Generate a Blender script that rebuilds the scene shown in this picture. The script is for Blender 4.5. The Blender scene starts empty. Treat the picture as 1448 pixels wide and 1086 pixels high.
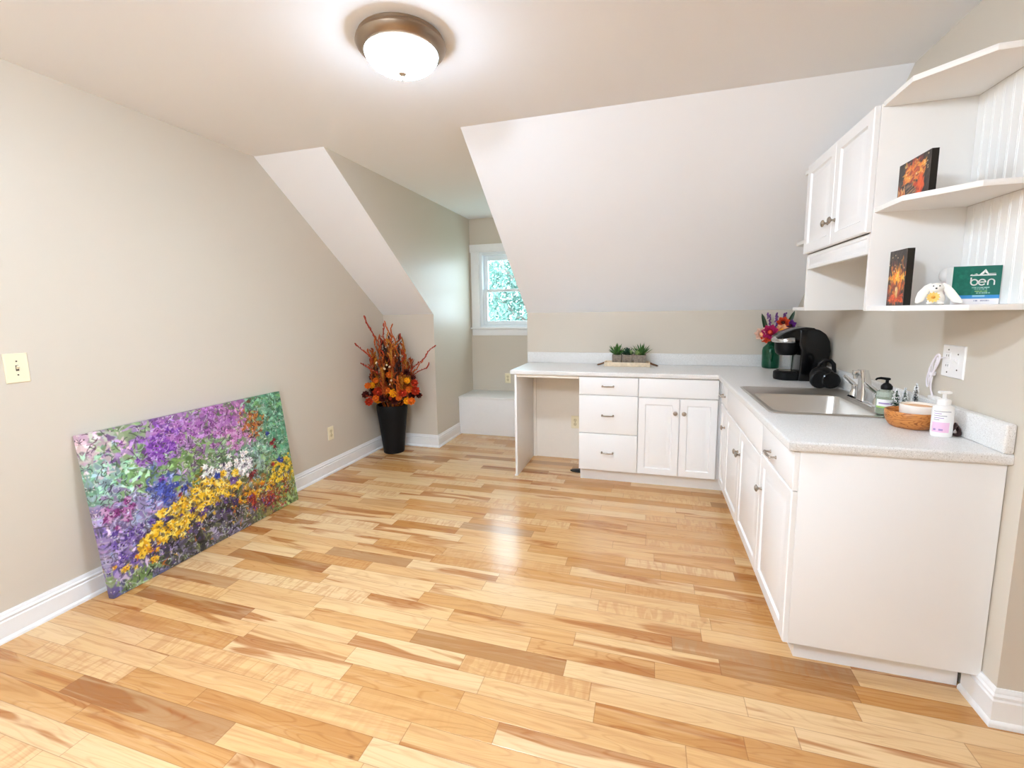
import bpy, bmesh, math, random
import numpy as np
from mathutils import Vector, Matrix
random.seed(7)
RNG = np.random.default_rng(11)
PI = math.pi
scene = bpy.context.scene
COL = scene.collection

# ------------------------------------------------------------------ dimensions
W, H, HK, YS = 3.7985, 2.4901, 1.379, -1.4916      # right wall, ceiling, kneewall height, where the slope meets the ceiling
XD, XE, DB, YB, HB = 0.5817, 1.5585, 1.0113, 0.5493, 0.437   # dormer sides, dormer end, bench front and height
YW = -2.3828                                        # end of the right wall
CT, CB = 0.914, 0.876                               # worktop top and underside
XCL, YCF, XRI, YE = 1.567, -0.600, 3.1593, -2.3141
XP = 3.183                                          # front face of the right run
YP = -0.5865                                        # front face of the back run
YR, XR = -5.6, 5.6                                  # rear and far right of the room behind the camera


def lin(c):
    if isinstance(c, str):
        c = c.lstrip('#')
        c = [int(c[i:i + 2], 16) / 255 for i in (0, 2, 4)]
    return tuple(x / 12.92 if x <= 0.04045 else ((x + 0.055) / 1.055) ** 2.4 for x in c)


# ------------------------------------------------------------------ materials
def new_mat(name):
    m = bpy.data.materials.new(name)
    m.use_nodes = True
    nt = m.node_tree
    b = nt.nodes['Principled BSDF']
    return m, nt, b


def mat(name, color, rough=0.5, metal=0.0, var=0.0, vscale=30.0, bump=0.0, bscale=200.0, coat=0.0, trans=0.0, ior=1.45, emit=0.0, spec=0.5, sss=0.0):
    m, nt, b = new_mat(name)
    c = lin(color)
    b.inputs['Base Color'].default_value = (*c, 1)
    b.inputs['Roughness'].default_value = rough
    b.inputs['Metallic'].default_value = metal
    b.inputs['Coat Weight'].default_value = coat
    b.inputs['Coat Roughness'].default_value = 0.12
    b.inputs['Transmission Weight'].default_value = trans
    b.inputs['IOR'].default_value = ior
    b.inputs['Specular IOR Level'].default_value = spec
    if sss:
        b.inputs['Subsurface Weight'].default_value = sss
        b.inputs['Subsurface Radius'].default_value = (.02, .01, .01)
    if emit:
        b.inputs['Emission Color'].default_value = (*c, 1)
        b.inputs['Emission Strength'].default_value = emit
    tc = nt.nodes.new('ShaderNodeTexCoord')
    if var:
        n = nt.nodes.new('ShaderNodeTexNoise')
        n.inputs['Scale'].default_value = vscale
        n.inputs['Detail'].default_value = 5
        nt.links.new(tc.outputs['Object'], n.inputs['Vector'])
        r = nt.nodes.new('ShaderNodeValToRGB')
        r.color_ramp.elements[0].position = 0.3
        r.color_ramp.elements[1].position = 0.7
        r.color_ramp.elements[0].color = (*[x * (1 - var) for x in c], 1)
        r.color_ramp.elements[1].color = (*[min(1, x * (1 + var)) for x in c], 1)
        nt.links.new(n.outputs['Fac'], r.inputs['Fac'])
        nt.links.new(r.outputs['Color'], b.inputs['Base Color'])
    if bump:
        n2 = nt.nodes.new('ShaderNodeTexNoise')
        n2.inputs['Scale'].default_value = bscale
        n2.inputs['Detail'].default_value = 3
        nt.links.new(tc.outputs['Object'], n2.inputs['Vector'])
        bp = nt.nodes.new('ShaderNodeBump')
        bp.inputs['Strength'].default_value = bump
        bp.inputs['Distance'].default_value = 0.002
        nt.links.new(n2.outputs['Fac'], bp.inputs['Height'])
        nt.links.new(bp.outputs['Normal'], b.inputs['Normal'])
    return m


def attr_mat(name, rough=0.45, bump=0.25):
    m, nt, b = new_mat(name)
    a = nt.nodes.new('ShaderNodeAttribute')
    a.attribute_name = 'Col'
    nt.links.new(a.outputs['Color'], b.inputs['Base Color'])
    b.inputs['Roughness'].default_value = rough
    tc = nt.nodes.new('ShaderNodeTexCoord')
    n = nt.nodes.new('ShaderNodeTexNoise')
    n.inputs['Scale'].default_value = 60
    nt.links.new(tc.outputs['Object'], n.inputs['Vector'])
    bp = nt.nodes.new('ShaderNodeBump')
    bp.inputs['Strength'].default_value = bump
    bp.inputs['Distance'].default_value = 0.003
    nt.links.new(n.outputs['Fac'], bp.inputs['Height'])
    nt.links.new(bp.outputs['Normal'], b.inputs['Normal'])
    return m


class NT:
    """small helper to write node maths"""
    def __init__(s, nt):
        s.nt = nt

    def m(s, op, a, b=None, c=None):
        n = s.nt.nodes.new('ShaderNodeMath')
        n.operation = op
        for i, v in enumerate((a, b, c)):
            if v is None:
                continue
            if isinstance(v, (int, float)):
                n.inputs[i].default_value = v
            else:
                s.nt.links.new(v, n.inputs[i])
        return n.outputs[0]

    def vec(s, x, y, z):
        n = s.nt.nodes.new('ShaderNodeCombineXYZ')
        for i, v in enumerate((x, y, z)):
            if isinstance(v, (int, float)):
                n.inputs[i].default_value = v
            else:
                s.nt.links.new(v, n.inputs[i])
        return n.outputs[0]

    def noise(s, v, scale=1.0, detail=3.0, dist=0.0, rough=0.5):
        n = s.nt.nodes.new('ShaderNodeTexNoise')
        n.inputs['Scale'].default_value = scale
        n.inputs['Detail'].default_value = detail
        n.inputs['Distortion'].default_value = dist
        n.inputs['Roughness'].default_value = rough
        s.nt.links.new(v, n.inputs['Vector'])
        return n.outputs['Fac']

    def white(s, w):
        n = s.nt.nodes.new('ShaderNodeTexWhiteNoise')
        n.noise_dimensions = '1D'
        s.nt.links.new(w, n.inputs['W'])
        return n.outputs['Value']

    def ramp(s, f, stops, interp='LINEAR'):
        n = s.nt.nodes.new('ShaderNodeValToRGB')
        n.color_ramp.interpolation = interp
        e = n.color_ramp.elements
        while len(e) < len(stops):
            e.new(0.5)
        for el, (p, c) in zip(e, stops):
            el.position = p
            el.color = (*c, 1)
        s.nt.links.new(f, n.inputs['Fac'])
        return n.outputs['Color']

    def mix(s, f, a, b, mode='MIX'):
        n = s.nt.nodes.new('ShaderNodeMix')
        n.data_type = 'RGBA'
        n.blend_type = mode
        for i, v in ((0, f), (6, a), (7, b)):
            if isinstance(v, (int, float)):
                n.inputs[i].default_value = v
            elif isinstance(v, tuple):
                n.inputs[i].default_value = (*v, 1)
            else:
                s.nt.links.new(v, n.inputs[i])
        return n.outputs[2]

    def smooth(s, v, lo, hi):
        n = s.nt.nodes.new('ShaderNodeMapRange')
        n.interpolation_type = 'SMOOTHSTEP'
        s.nt.links.new(v, n.inputs[0])
        n.inputs[1].default_value = lo
        n.inputs[2].default_value = hi
        return n.outputs[0]


def floor_material():
    m, nt, b = new_mat('hardwood_planks')
    k = NT(nt)
    tc = nt.nodes.new('ShaderNodeTexCoord')
    sp = nt.nodes.new('ShaderNodeSeparateXYZ')
    nt.links.new(tc.outputs['Object'], sp.inputs[0])
    x, y = sp.outputs[0], sp.outputs[1]
    PW = 0.0835
    yy = k.m('DIVIDE', k.m('ADD', y, 2.664 + PW * 200), PW)
    row = k.m('FLOOR', yy)
    fy = k.m('FRACT', yy)
    rh = k.white(k.m('ADD', row, 0.37))
    vor_w = k.m('ADD', k.m('MULTIPLY', x, 1.75), k.m('MULTIPLY', rh, 911.0))
    v = nt.nodes.new('ShaderNodeTexVoronoi')
    v.voronoi_dimensions = '1D'
    v.inputs['Scale'].default_value = 1.0
    v.inputs['Randomness'].default_value = 0.8
    nt.links.new(vor_w, v.inputs['W'])
    v2 = nt.nodes.new('ShaderNodeTexVoronoi')
    v2.voronoi_dimensions = '1D'
    v2.feature = 'DISTANCE_TO_EDGE'
    v2.inputs['Scale'].default_value = 1.0
    v2.inputs['Randomness'].default_value = 0.8
    nt.links.new(vor_w, v2.inputs['W'])
    sc = nt.nodes.new('ShaderNodeSeparateColor')
    nt.links.new(v.outputs['Color'], sc.inputs[0])
    h1, h2, h3 = sc.outputs[0], sc.outputs[1], sc.outputs[2]
    base = k.ramp(h1, [(0.0, lin('#c79458')), (0.10, lin('#d3a266')), (0.24, lin('#deb27a')), (0.45, lin('#e8c391')),
                       (0.62, lin('#eecfa2')), (0.86, lin('#f1d6ae')), (1.0, lin('#e6bd86'))])
    # per-plank shifted grain coordinates
    off = k.m('MULTIPLY', h2, 37.0)
    off2 = k.m('MULTIPLY', h3, 53.0)
    g1 = k.noise(k.vec(k.m('ADD', k.m('MULTIPLY', x, 1.6), off), k.m('ADD', k.m('MULTIPLY', y, 34.0), off2), off), 1.0, 6, 0.9, 0.62)
    g2 = k.noise(k.vec(k.m('ADD', k.m('MULTIPLY', x, 5.0), off), k.m('ADD', k.m('MULTIPLY', y, 130.0), off2), off), 1.0, 3, 0.3, 0.6)
    heart = k.noise(k.vec(k.m('ADD', k.m('MULTIPLY', x, 1.1), off2), k.m('ADD', k.m('MULTIPLY', y, 9.5), off), off2), 1.0, 2.5, 0.6, 0.5)
    # ring figure inside the heartwood: sharp repeated bands of a smooth field
    fld = k.noise(k.vec(k.m('ADD', k.m('MULTIPLY', x, 1.5), off), k.m('ADD', k.m('MULTIPLY', y, 12.0), off2), off), 1.0, 1.5, 0.8, 0.4)
    ring = k.m('PINGPONG', k.m('MULTIPLY', fld, 11.0), 0.5)
    ringd = k.smooth(ring, 0.30, 0.5)
    hm = k.m('MULTIPLY', k.smooth(heart, 0.53, 0.60), k.smooth(h3, 0.40, 0.62))
    c = k.mix(k.m('MULTIPLY', hm, 0.82), base, lin('#b4763c'))
    dark = k.smooth(h2, 0.90, 0.92)
    c = k.mix(k.m('MULTIPLY', dark, 0.62), c, lin('#96602f'))
    rf = k.m('MULTIPLY', ringd, k.m('ADD', 0.16, k.m('ADD', k.m('MULTIPLY', hm, 0.36), k.m('MULTIPLY', k.smooth(h1, 0.5, 0.1), 0.16))))
    c = k.mix(rf, c, lin('#a5672f'))
    c = k.mix(k.m('MULTIPLY', k.smooth(g1, 0.48, 0.72), 0.32), c, lin('#b57a42'))
    c = k.mix(k.m('MULTIPLY', k.smooth(g1, 0.50, 0.25), 0.30), c, lin('#f6ddb6'))
    c = k.mix(k.m('MULTIPLY', k.smooth(g2, 0.52, 0.75), 0.20), c, lin('#a97040'))
    # curly figure across some planks
    curl = k.noise(k.vec(k.m('ADD', k.m('MULTIPLY', x, 34.0), off), k.m('ADD', k.m('MULTIPLY', y, 7.0), off2), off), 1.0, 1, 1.2)
    cm = k.m('MULTIPLY', k.smooth(curl, 0.42, 0.66), k.smooth(h3, 0.26, 0.12))
    c = k.mix(k.m('MULTIPLY', cm, 0.38), c, lin('#c08650'))
    # knots
    vk = nt.nodes.new('ShaderNodeTexVoronoi')
    vk.inputs['Scale'].default_value = 3.0
    nt.links.new(k.vec(k.m('MULTIPLY', x, 0.8), k.m('MULTIPLY', y, 1.5), 0.0), vk.inputs['Vector'])
    kn = k.m('MULTIPLY', k.smooth(vk.outputs['Distance'], 0.05, 0.012), k.smooth(h2, 0.35, 0.45))
    c = k.mix(k.m('MULTIPLY', kn, 0.75), c, lin('#6a3a18'))
    # joints
    ey = k.m('MINIMUM', fy, k.m('SUBTRACT', 1.0, fy))
    gy = k.smooth(ey, 0.022, 0.004)
    ge = k.smooth(v2.outputs['Distance'], 0.0042, 0.0008)
    gap = k.m('MAXIMUM', gy, ge)
    c = k.mix(k.m('MULTIPLY', gap, 0.42), c, lin('#7a4a22'))
    c = k.mix(1.0, c, (.84, .76, .66), 'MULTIPLY')
    nt.links.new(c, b.inputs['Base Color'])
    b.inputs['Roughness'].default_value = 0.24
    b.inputs['Coat Weight'].default_value = .2
    b.inputs['Coat Roughness'].default_value = .14
    bp = nt.nodes.new('ShaderNodeBump')
    bp.inputs['Strength'].default_value = 0.25
    bp.inputs['Distance'].default_value = 0.002
    wv = k.noise(k.vec(k.m('MULTIPLY', x, 3.0), k.m('MULTIPLY', y, 18.0), h1), 1.0, 2)
    nt.links.new(k.m('SUBTRACT', k.m('MULTIPLY', wv, 0.5), gap), bp.inputs['Height'])
    nt.links.new(bp.outputs['Normal'], b.inputs['Normal'])
    return m


def counter_material():
    m, nt, b = new_mat('speckled_laminate')
    k = NT(nt)
    tc = nt.nodes.new('ShaderNodeTexCoord')
    n1 = k.noise(tc.outputs['Object'], 420.0, 2, 0, 0.6)
    n2 = k.noise(tc.outputs['Object'], 190.0, 2, 0, 0.5)
    c = k.mix(k.smooth(n1, 0.56, 0.70), lin('#e3e2e0'), lin('#b3aca4'))
    c = k.mix(k.smooth(n2, 0.60, 0.72), c, lin('#f6f5f3'))
    n3 = k.noise(tc.outputs['Object'], 300.0, 1, 0, 0.5)
    c = k.mix(k.m('MULTIPLY', k.smooth(n3, 0.68, 0.74), 0.7), c, lin('#8d8378'))
    nt.links.new(c, b.inputs['Base Color'])
    b.inputs['Roughness'].default_value = 0.30
    return m


def wood_bowl_material():
    m, nt, b = new_mat('acacia_bowl_wood')
    k = NT(nt)
    tc = nt.nodes.new('ShaderNodeTexCoord')
    mp = nt.nodes.new('ShaderNodeMapping')
    mp.inputs['Scale'].default_value = (9, 9, 45)
    mp.inputs['Rotation'].default_value = (0.5, 0.3, 0)
    nt.links.new(tc.outputs['Object'], mp.inputs[0])
    f = k.noise(mp.outputs[0], 1.0, 3, 1.2)
    r = k.m('PINGPONG', k.m('MULTIPLY', f, 7.0), 0.5)
    c = k.mix(k.smooth(r, 0.2, 0.5), lin('#c98443'), lin('#a9622a'))
    c = k.mix(k.smooth(r, 0.44, 0.5), c, lin('#7d421a'))
    nt.links.new(c, b.inputs['Base Color'])
    b.inputs['Roughness'].default_value = 0.38
    return m


WALL = mat('beige_wall_paint', '#d1c8ba', 0.40, bump=0.05, bscale=300, spec=0.35)
CEIL = mat('ceiling_paint', '#f4f6fa', 0.7, bump=0.04, bscale=250, spec=0.2)
TRIM = mat('white_trim_paint', '#efefef', 0.3, var=0.01)
CAB = mat('white_cabinet_vinyl', '#f1f1f1', 0.32, var=0.006, vscale=3)
CABIN = mat('cream_panel_board', '#eee6da', 0.45, var=0.01)
SHELFM = mat('white_shelf_melamine', '#efedea', 0.4, var=0.006, vscale=3)
FLOOR = floor_material()
COUNTER = counter_material()
NICKEL = mat('brushed_nickel', '#a79c90', 0.3, 1.0)
LAMPMET = mat('lamp_nickel_bronze', '#a08e7c', 0.34, 1.0)
CHROME = mat('polished_chrome', '#dcdcdc', 0.08, 1.0)
STEEL = mat('stainless_steel', '#cfccc7', 0.34, 1.0, bump=0.03, bscale=80)
IVORY = mat('ivory_plastic', '#eee3c4', 0.35)
IVORYD = mat('ivory_plastic_inset', '#dccfa9', 0.35)
WHITEP = mat('white_plastic', '#f2f0ee', 0.3)
DARKSLOT = mat('dark_slot', '#4a4036', 0.6)
BLACKPOT = mat('black_planter_glaze', '#0f0f11', 0.5, var=0.1, spec=.25)
SOIL = mat('dark_filler', '#1c1512', 0.9, var=0.4, vscale=60)
BLACKG = mat('black_gloss_plastic', '#070708', 0.18, spec=.4)
BLACKM = mat('black_matt_plastic', '#0a0a0b', 0.45, spec=.25)
SILVERP = mat('silver_plastic', '#c9c8c6', 0.22, 0.9)
GREENGL = mat('green_glass', '#0e7a55', 0.06, trans=0.75, ior=1.45)
CLEARP = mat('clear_soap_plastic', '#e9f2e4', 0.08, trans=0.85, ior=1.35)
SOAPLIQ = mat('pale_green_soap', '#cfe0c2', 0.2, trans=0.5)
LABELW = mat('white_paper_label', '#f4f2f2', 0.5)
LABELG = mat('green_label_print', '#9fc46a', 0.5)
PINKL = mat('pink_label', '#efc4e0', 0.5)
LILACL = mat('lilac_label_print', '#a68cc0', 0.5)
GREYL = mat('grey_label_print', '#9a96a0', 0.5)
BOWLW = wood_bowl_material()
CERAM = mat('cream_ceramic', '#f3ebe1', 0.25)
WAX = mat('peach_wax', '#eab98d', 0.5, sss=0.2)
CORDW = mat('white_cord_rubber', '#ece6ea', 0.5)
CORDB = mat('dark_brown_cord', '#3a2422', 0.45)
PINEG = mat('bottlebrush_green', '#3d6b52', 0.8, var=0.3, vscale=200)
PINEGR = mat('bottlebrush_grey', '#5d6266', 0.8, var=0.4, vscale=200)
PINEP = mat('bottlebrush_pale', '#8fa898', 0.8, var=0.3, vscale=200)
SNOW = mat('snow_flock', '#f2f4f4', 0.9)
TRUNKM = mat('tiny_trunk_wood', '#4a2f22', 0.7)
TRAYW = mat('whitewashed_tray_wood', '#dcc9ad', 0.6, var=0.12, vscale=40)
ROPE = mat('jute_rope', '#6f4f35', 0.8, var=0.2, vscale=200)
GREYWOOD = mat('weathered_grey_wood', '#877a6c', 0.7, var=0.25, vscale=60)
SUCC1 = mat('succulent_dark_green', '#3f6a2c', 0.5, var=0.3, vscale=60)
SUCC2 = mat('succulent_deep_green', '#24472f', 0.5, var=0.3, vscale=60)
SUCC3 = mat('succulent_pale_green', '#8fa768', 0.5, var=0.2, vscale=60)
STEMB = mat('brown_twig', '#5a3a1e', 0.7, var=0.3, vscale=80)
BUDR = mat('rust_red_bud', '#a3361a', 0.5, var=0.3, vscale=90)
BUDO = mat('burnt_orange_bud', '#c05a1c', 0.5, var=0.3, vscale=90)
LEAFO = mat('amber_dried_leaf', '#b87420', 0.6, var=0.35, vscale=50)
LEAFR = mat('rust_dried_leaf', '#a54a1a', 0.6, var=0.35, vscale=50)
LEAFD = mat('dark_brown_leaf', '#3a1a12', 0.6, var=0.3, vscale=50)
YELF = mat('golden_yellow_flower', '#eda312', 0.5, var=0.12, vscale=60)
REDF = mat('brick_red_flower', '#b33214', 0.5, var=0.2, vscale=60)
ORAF = mat('orange_flower', '#da6d1c', 0.5, var=0.2, vscale=60)
MAROON = mat('maroon_flower', '#4a140f', 0.5, var=0.3, vscale=60)
BEIGEB = mat('cream_berry', '#e2c9a4', 0.5)
MAG = mat('magenta_petal', '#b5235f', 0.5, var=0.15, vscale=60)
PEACH = mat('peach_petal', '#f2b98c', 0.5, var=0.1, vscale=60)
PALEP = mat('pale_pink_petal', '#f3d4bf', 0.5, var=0.08, vscale=60)
CORAL = mat('coral_petal', '#d8502e', 0.5, var=0.12, vscale=60)
PURP = mat('purple_petal', '#6d2f86', 0.5, var=0.2, vscale=60)
LAVEND = mat('lavender_petal', '#7a4a8a', 0.5, var=0.25, vscale=80)
GLEAF = mat('dark_leaf_green', '#1f3d22', 0.45, var=0.2, vscale=40)
PLUSH = mat('white_plush', '#f5f2ec', 0.85, bump=0.3, bscale=300)
SUNF = mat('pale_yellow_flower', '#f4d27a', 0.6)
BLACKDOT = mat('black_bead', '#141414', 0.3)
PINKBOX = mat('pale_pink_carton', '#d9c9c6', 0.5)
GLASS = mat('window_glass', '#ffffff', 0.0, trans=1.0, ior=1.02)
VINYLW = mat('white_window_vinyl', '#e9eef2', 0.35)
BARK = mat('tree_bark', '#8a8078', 0.8, var=0.3, vscale=8)
FOLI = mat('tree_leaves', '#68857a', 0.6, var=0.35, vscale=3)
LAMPGL, _nt, _b = new_mat('lit_frosted_glass')
_k = NT(_nt)
_b.inputs['Base Color'].default_value = (.8, .8, .8, 1)
_b.inputs['Emission Color'].default_value = (*lin('#d7ebff'), 1)
_tc = _nt.nodes.new('ShaderNodeTexCoord')
_sp = _nt.nodes.new('ShaderNodeSeparateXYZ')
_nt.links.new(_tc.outputs['Object'], _sp.inputs[0])
_t = _k.m('DIVIDE', _k.m('SUBTRACT', -.052, _sp.outputs[2]), .078)      # the bulbs glow through the bottom of the bowl, its edge is dimmer
_nt.links.new(_k.m('ADD', 11.0, _k.m('MULTIPLY', _k.m('POWER', _k.m('MAXIMUM', _t, 0.0), 2.0), 200.0)), _b.inputs['Emission Strength'])
PAINTED = attr_mat('painted_canvas_acrylic')
PRINTED = attr_mat('printed_carton', 0.3, 0.0)
CANVASEDGE = mat('raw_black_canvas_edge', '#141110', 0.6)


# ------------------------------------------------------------------ mesh builder
class MB:
    def __init__(s):
        s.v, s.f = [], []

    def add(s, vs, fs):
        o = len(s.v)
        s.v += [tuple(v) for v in vs]
        s.f += [tuple(i + o for i in f) for f in fs]
        return s

    def bm(s, bm):
        bm.verts.index_update()
        s.add([v.co[:] for v in bm.verts], [[v.index for v in f.verts] for f in bm.faces])
        bm.free()
        return s

    def box(s, x0, x1, y0, y1, z0, z1, bev=0.0, seg=2, mx=None):
        bm = bmesh.new()
        bmesh.ops.create_cube(bm, size=1)
        for v in bm.verts:
            v.co = Vector(((x0 + x1) / 2 + v.co.x * (x1 - x0), (y0 + y1) / 2 + v.co.y * (y1 - y0), (z0 + z1) / 2 + v.co.z * (z1 - z0)))
        if bev:
            bmesh.ops.bevel(bm, geom=bm.edges[:], offset=bev, segments=seg, affect='EDGES', profile=0.5)
        if mx:
            bmesh.ops.transform(bm, matrix=mx, verts=bm.verts)
        return s.bm(bm)

    def prism(s, poly, origin, U, V, N, depth, bev=0.0, seg=2):
        """polygon of (u,v) points extruded along N"""
        U, V, N, origin = map(Vector, (U, V, N, origin))
        bm = bmesh.new()
        a = [bm.verts.new(origin + U * p[0] + V * p[1]) for p in poly]
        b = [bm.verts.new(origin + U * p[0] + V * p[1] + N * depth) for p in poly]
        bm.faces.new(a)
        bm.faces.new(b[::-1])
        n = len(poly)
        for i in range(n):
            bm.faces.new((a[i], b[i], b[(i + 1) % n], a[(i + 1) % n]))
        bmesh.ops.recalc_face_normals(bm, faces=bm.faces[:])
        if bev:
            bmesh.ops.bevel(bm, geom=bm.edges[:], offset=bev, segments=seg, affect='EDGES', profile=0.5)
        return s.bm(bm)

    def lathe(s, prof, origin=(0, 0, 0), axis=(0, 0, 1), seg=32, sx=1.0, sy=1.0, ref=None):
        o, ax = Vector(origin), Vector(axis).normalized()
        r = Vector(ref) if ref else (Vector((1, 0, 0)) if abs(ax.x) < .9 else Vector((0, 1, 0)))
        u = (r - ax * r.dot(ax)).normalized()
        w = ax.cross(u)
        vs, fs, rings = [], [], []
        for (rad, h) in prof:
            if rad < 1e-6:
                rings.append([len(vs)])
                vs.append(o + ax * h)
            else:
                rings.append(list(range(len(vs), len(vs) + seg)))
                for i in range(seg):
                    t = 2 * PI * i / seg
                    vs.append(o + ax * h + u * (rad * sx * math.cos(t)) + w * (rad * sy * math.sin(t)))
        for a, b in zip(rings, rings[1:]):
            for i in range(seg):
                j = (i + 1) % seg
                if len(a) == 1 and len(b) == 1:
                    continue
                if len(a) == 1:
                    fs.append((a[0], b[i], b[j]))
                elif len(b) == 1:
                    fs.append((a[i], b[0], a[j]))
                else:
                    fs.append((a[i], b[i], b[j], a[j]))
        return s.add(vs, fs)

    def ball(s, c, r, seg=12, rings=8, axis=(0, 0, 1)):
        r = (r, r, r) if isinstance(r, (int, float)) else r
        prof = [(math.sin(PI * i / rings), -math.cos(PI * i / rings)) for i in range(rings + 1)]
        t = MB().lathe(prof, seg=seg)
        ax = Vector(axis).normalized()
        q = Vector((0, 0, 1)).rotation_difference(ax)
        c = Vector(c)
        return s.add([c + q @ Vector((v[0] * r[0], v[1] * r[1], v[2] * r[2])) for v in t.v], t.f)

    def tube(s, pts, rad, seg=8, closed=False, flat=1.0):
        pts = [Vector(p) for p in pts]
        n = len(pts)
        rads = rad if isinstance(rad, (list, tuple)) else [rad] * n
        vs, fs = [], []
        prev = None
        for i in range(n):
            if closed:
                t = pts[(i + 1) % n] - pts[i - 1]
            else:
                t = pts[min(i + 1, n - 1)] - pts[max(i - 1, 0)]
            t.normalize()
            if prev is None:
                r = Vector((0, 0, 1)) if abs(t.z) < .9 else Vector((1, 0, 0))
                u = (r - t * r.dot(t)).normalized()
            else:
                u = (prev - t * prev.dot(t)).normalized()
            prev = u
            w = t.cross(u)
            for j in range(seg):
                a = 2 * PI * j / seg
                vs.append(pts[i] + u * (rads[i] * math.cos(a)) + w * (rads[i] * flat * math.sin(a)))
        m = n if closed else n - 1
        for i in range(m):
            k = (i + 1) % n
            for j in range(seg):
                l = (j + 1) % seg
                fs.append((i * seg + j, i * seg + l, k * seg + l, k * seg + j))
        if not closed:
            fs.append(tuple(range(seg))[::-1])
            fs.append(tuple(range((n - 1) * seg, n * seg)))
        return s.add(vs, fs)

    def rings(s, origin, U, V, N, w, h, t, prof):
        """a rectangular panel w x h, thickness t, front face shaped by (inset, depth) rings"""
        O, U, V, N = map(Vector, (origin, U, V, N))
        vs, fs = [], []

        def ring(ins, d):
            o = len(vs)
            for (a, b) in ((ins, ins), (w - ins, ins), (w - ins, h - ins), (ins, h - ins)):
                vs.append(O + U * a + V * b + N * d)
            return [o, o + 1, o + 2, o + 3]
        rr = [ring(0, 0)]
        fs.append(tuple(rr[0][::-1]))
        for ins, d in prof:
            rr.append(ring(ins, t + d))
        for a, b in zip(rr, rr[1:]):
            for i in range(4):
                j = (i + 1) % 4
                fs.append((a[i], a[j], b[j], b[i]))
        fs.append(tuple(rr[-1]))
        return s.add(vs, fs)

    def blade(s, base, direction, length, width, up=(0, 0, 1), curl=0.0, fold=0.25, n=5, tip=0.05):
        """a leaf or petal with a folded midrib"""
        base, d, up = Vector(base), Vector(direction).normalized(), Vector(up)
        side = d.cross(up)
        if side.length < 1e-4:
            side = d.cross(Vector((1, 0, 0)))
        side.normalize()
        nrm = side.cross(d).normalized()
        vs, fs = [], []
        for i in range(n + 1):
            t = i / n
            wd = width * (math.sin(PI * min(1, (t * 0.82 + 0.12))) ** 0.8) * (1 if i < n else tip)
            c = base + d * (length * t) + nrm * (curl * length * t * t)
            vs += [c - side * wd / 2 + nrm * fold * wd, c, c + side * wd / 2 + nrm * fold * wd]
        for i in range(n):
            a = i * 3
            fs += [(a, a + 1, a + 4, a + 3), (a + 1, a + 2, a + 5, a + 4)]
        return s.add(vs, fs)


def wpos(o):
    p = Vector((0, 0, 0))
    while o:
        p += o.location
        o = o.parent
    return p


def obj(name, mb, m, parent=None, loc=None, smooth=None, fixn=True):
    """link the builder's geometry (world coordinates) as one mesh object"""
    me = bpy.data.meshes.new(name)
    off = wpos(parent) if parent else (Vector(loc) if loc else Vector((0, 0, 0)))
    base = Vector((0, 0, 0))
    me.from_pydata([tuple(Vector(v) - off - base) for v in mb.v], [], mb.f)
    if fixn:
        bm = bmesh.new()
        bm.from_mesh(me)
        bmesh.ops.recalc_face_normals(bm, faces=bm.faces[:])
        bm.to_mesh(me)
        bm.free()
    me.materials.append(m)
    me.shade_smooth()
    me.set_sharp_from_angle(angle=math.radians(35 if smooth is None else smooth))
    o = bpy.data.objects.new(name, me)
    if parent:
        o.parent = parent
    elif loc:
        o.location = loc
    COL.objects.link(o)
    return o


def thing(name, label, cat, loc, group=None):
    o = bpy.data.objects.new(name, None)
    o.empty_display_size = 0.05
    o.location = loc
    o['label'] = label
    o['category'] = cat
    if group:
        o['group'] = group
    COL.objects.link(o)
    return o


def tag(o, label, cat, group=None):
    o['label'] = label
    o['category'] = cat
    if group:
        o['group'] = group
    return o


def struct(name, mb, m, parent=None, loc=None):
    o = obj(name, mb, m, parent, loc)
    o['kind'] = 'structure'
    return o


# ------------------------------------------------------------------ room shell
struct('floor', MB().box(-.12, XR, YR, DB + .12, -.06, 0), FLOOR)
# flat ceiling, running on into the dormer
c = MB().box(-.12, XR, YR, YS, H, H + .06)
c.box(XD - .09, XE + .09, YS, DB + .12, H, H + .06)
struct('ceiling', c, CEIL)
# sloped ceiling either side of the dormer
ny, nz = (H - HK), -(YS)        # outward normal of the slope (0, ny, nz)
L = math.hypot(ny, nz)
ny, nz = ny / L * .08, nz / L * .08
slope = [(0, HK), (YS, H), (YS + ny, H + nz), (0 + ny, HK + nz)]
struct('ceiling_left', MB().prism(slope, (-.1, 0, 0), (0, 1, 0), (0, 0, 1), (1, 0, 0), .1 + XD - .0005), CEIL)
struct('ceiling_right', MB().prism(slope, (XE + .0005, 0, 0), (0, 1, 0), (0, 0, 1), (1, 0, 0), W - XE + .1), CEIL)
wp = [(YR, 0), (.1, 0), (.1, HK), (0, HK), (YS, H), (YR, H)]
struct('wall_left', MB().prism(wp, (-.12, 0, 0), (0, 1, 0), (0, 0, 1), (1, 0, 0), .12), WALL)
struct('wall_back_left', MB().box(0, XD - .0005, 0, .1, 0, HK), WALL)
struct('wall_back_right', MB().box(XE + .0005, W, 0, .1, 0, HK), WALL)
e_ = .0008
ck = [(e_, 0), (DB, 0), (DB, H), (YS + e_, H), (e_, HK)]
struct('wall_dormer_left', MB().prism(ck, (XD - .09, 0, 0), (0, 1, 0), (0, 0, 1), (1, 0, 0), .09), WALL)
struct('wall_dormer_right', MB().prism(ck, (XE, 0, 0), (0, 1, 0), (0, 0, 1), (1, 0, 0), .09), WALL)
WX0, WX1, WZ0, WZ1 = .69, 1.45, 1.207, 2.10          # rough window opening
w = MB()
w.box(XD - .09, WX0, DB, DB + .12, 0, H).box(WX1, XE + .09, DB, DB + .12, 0, H)
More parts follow.
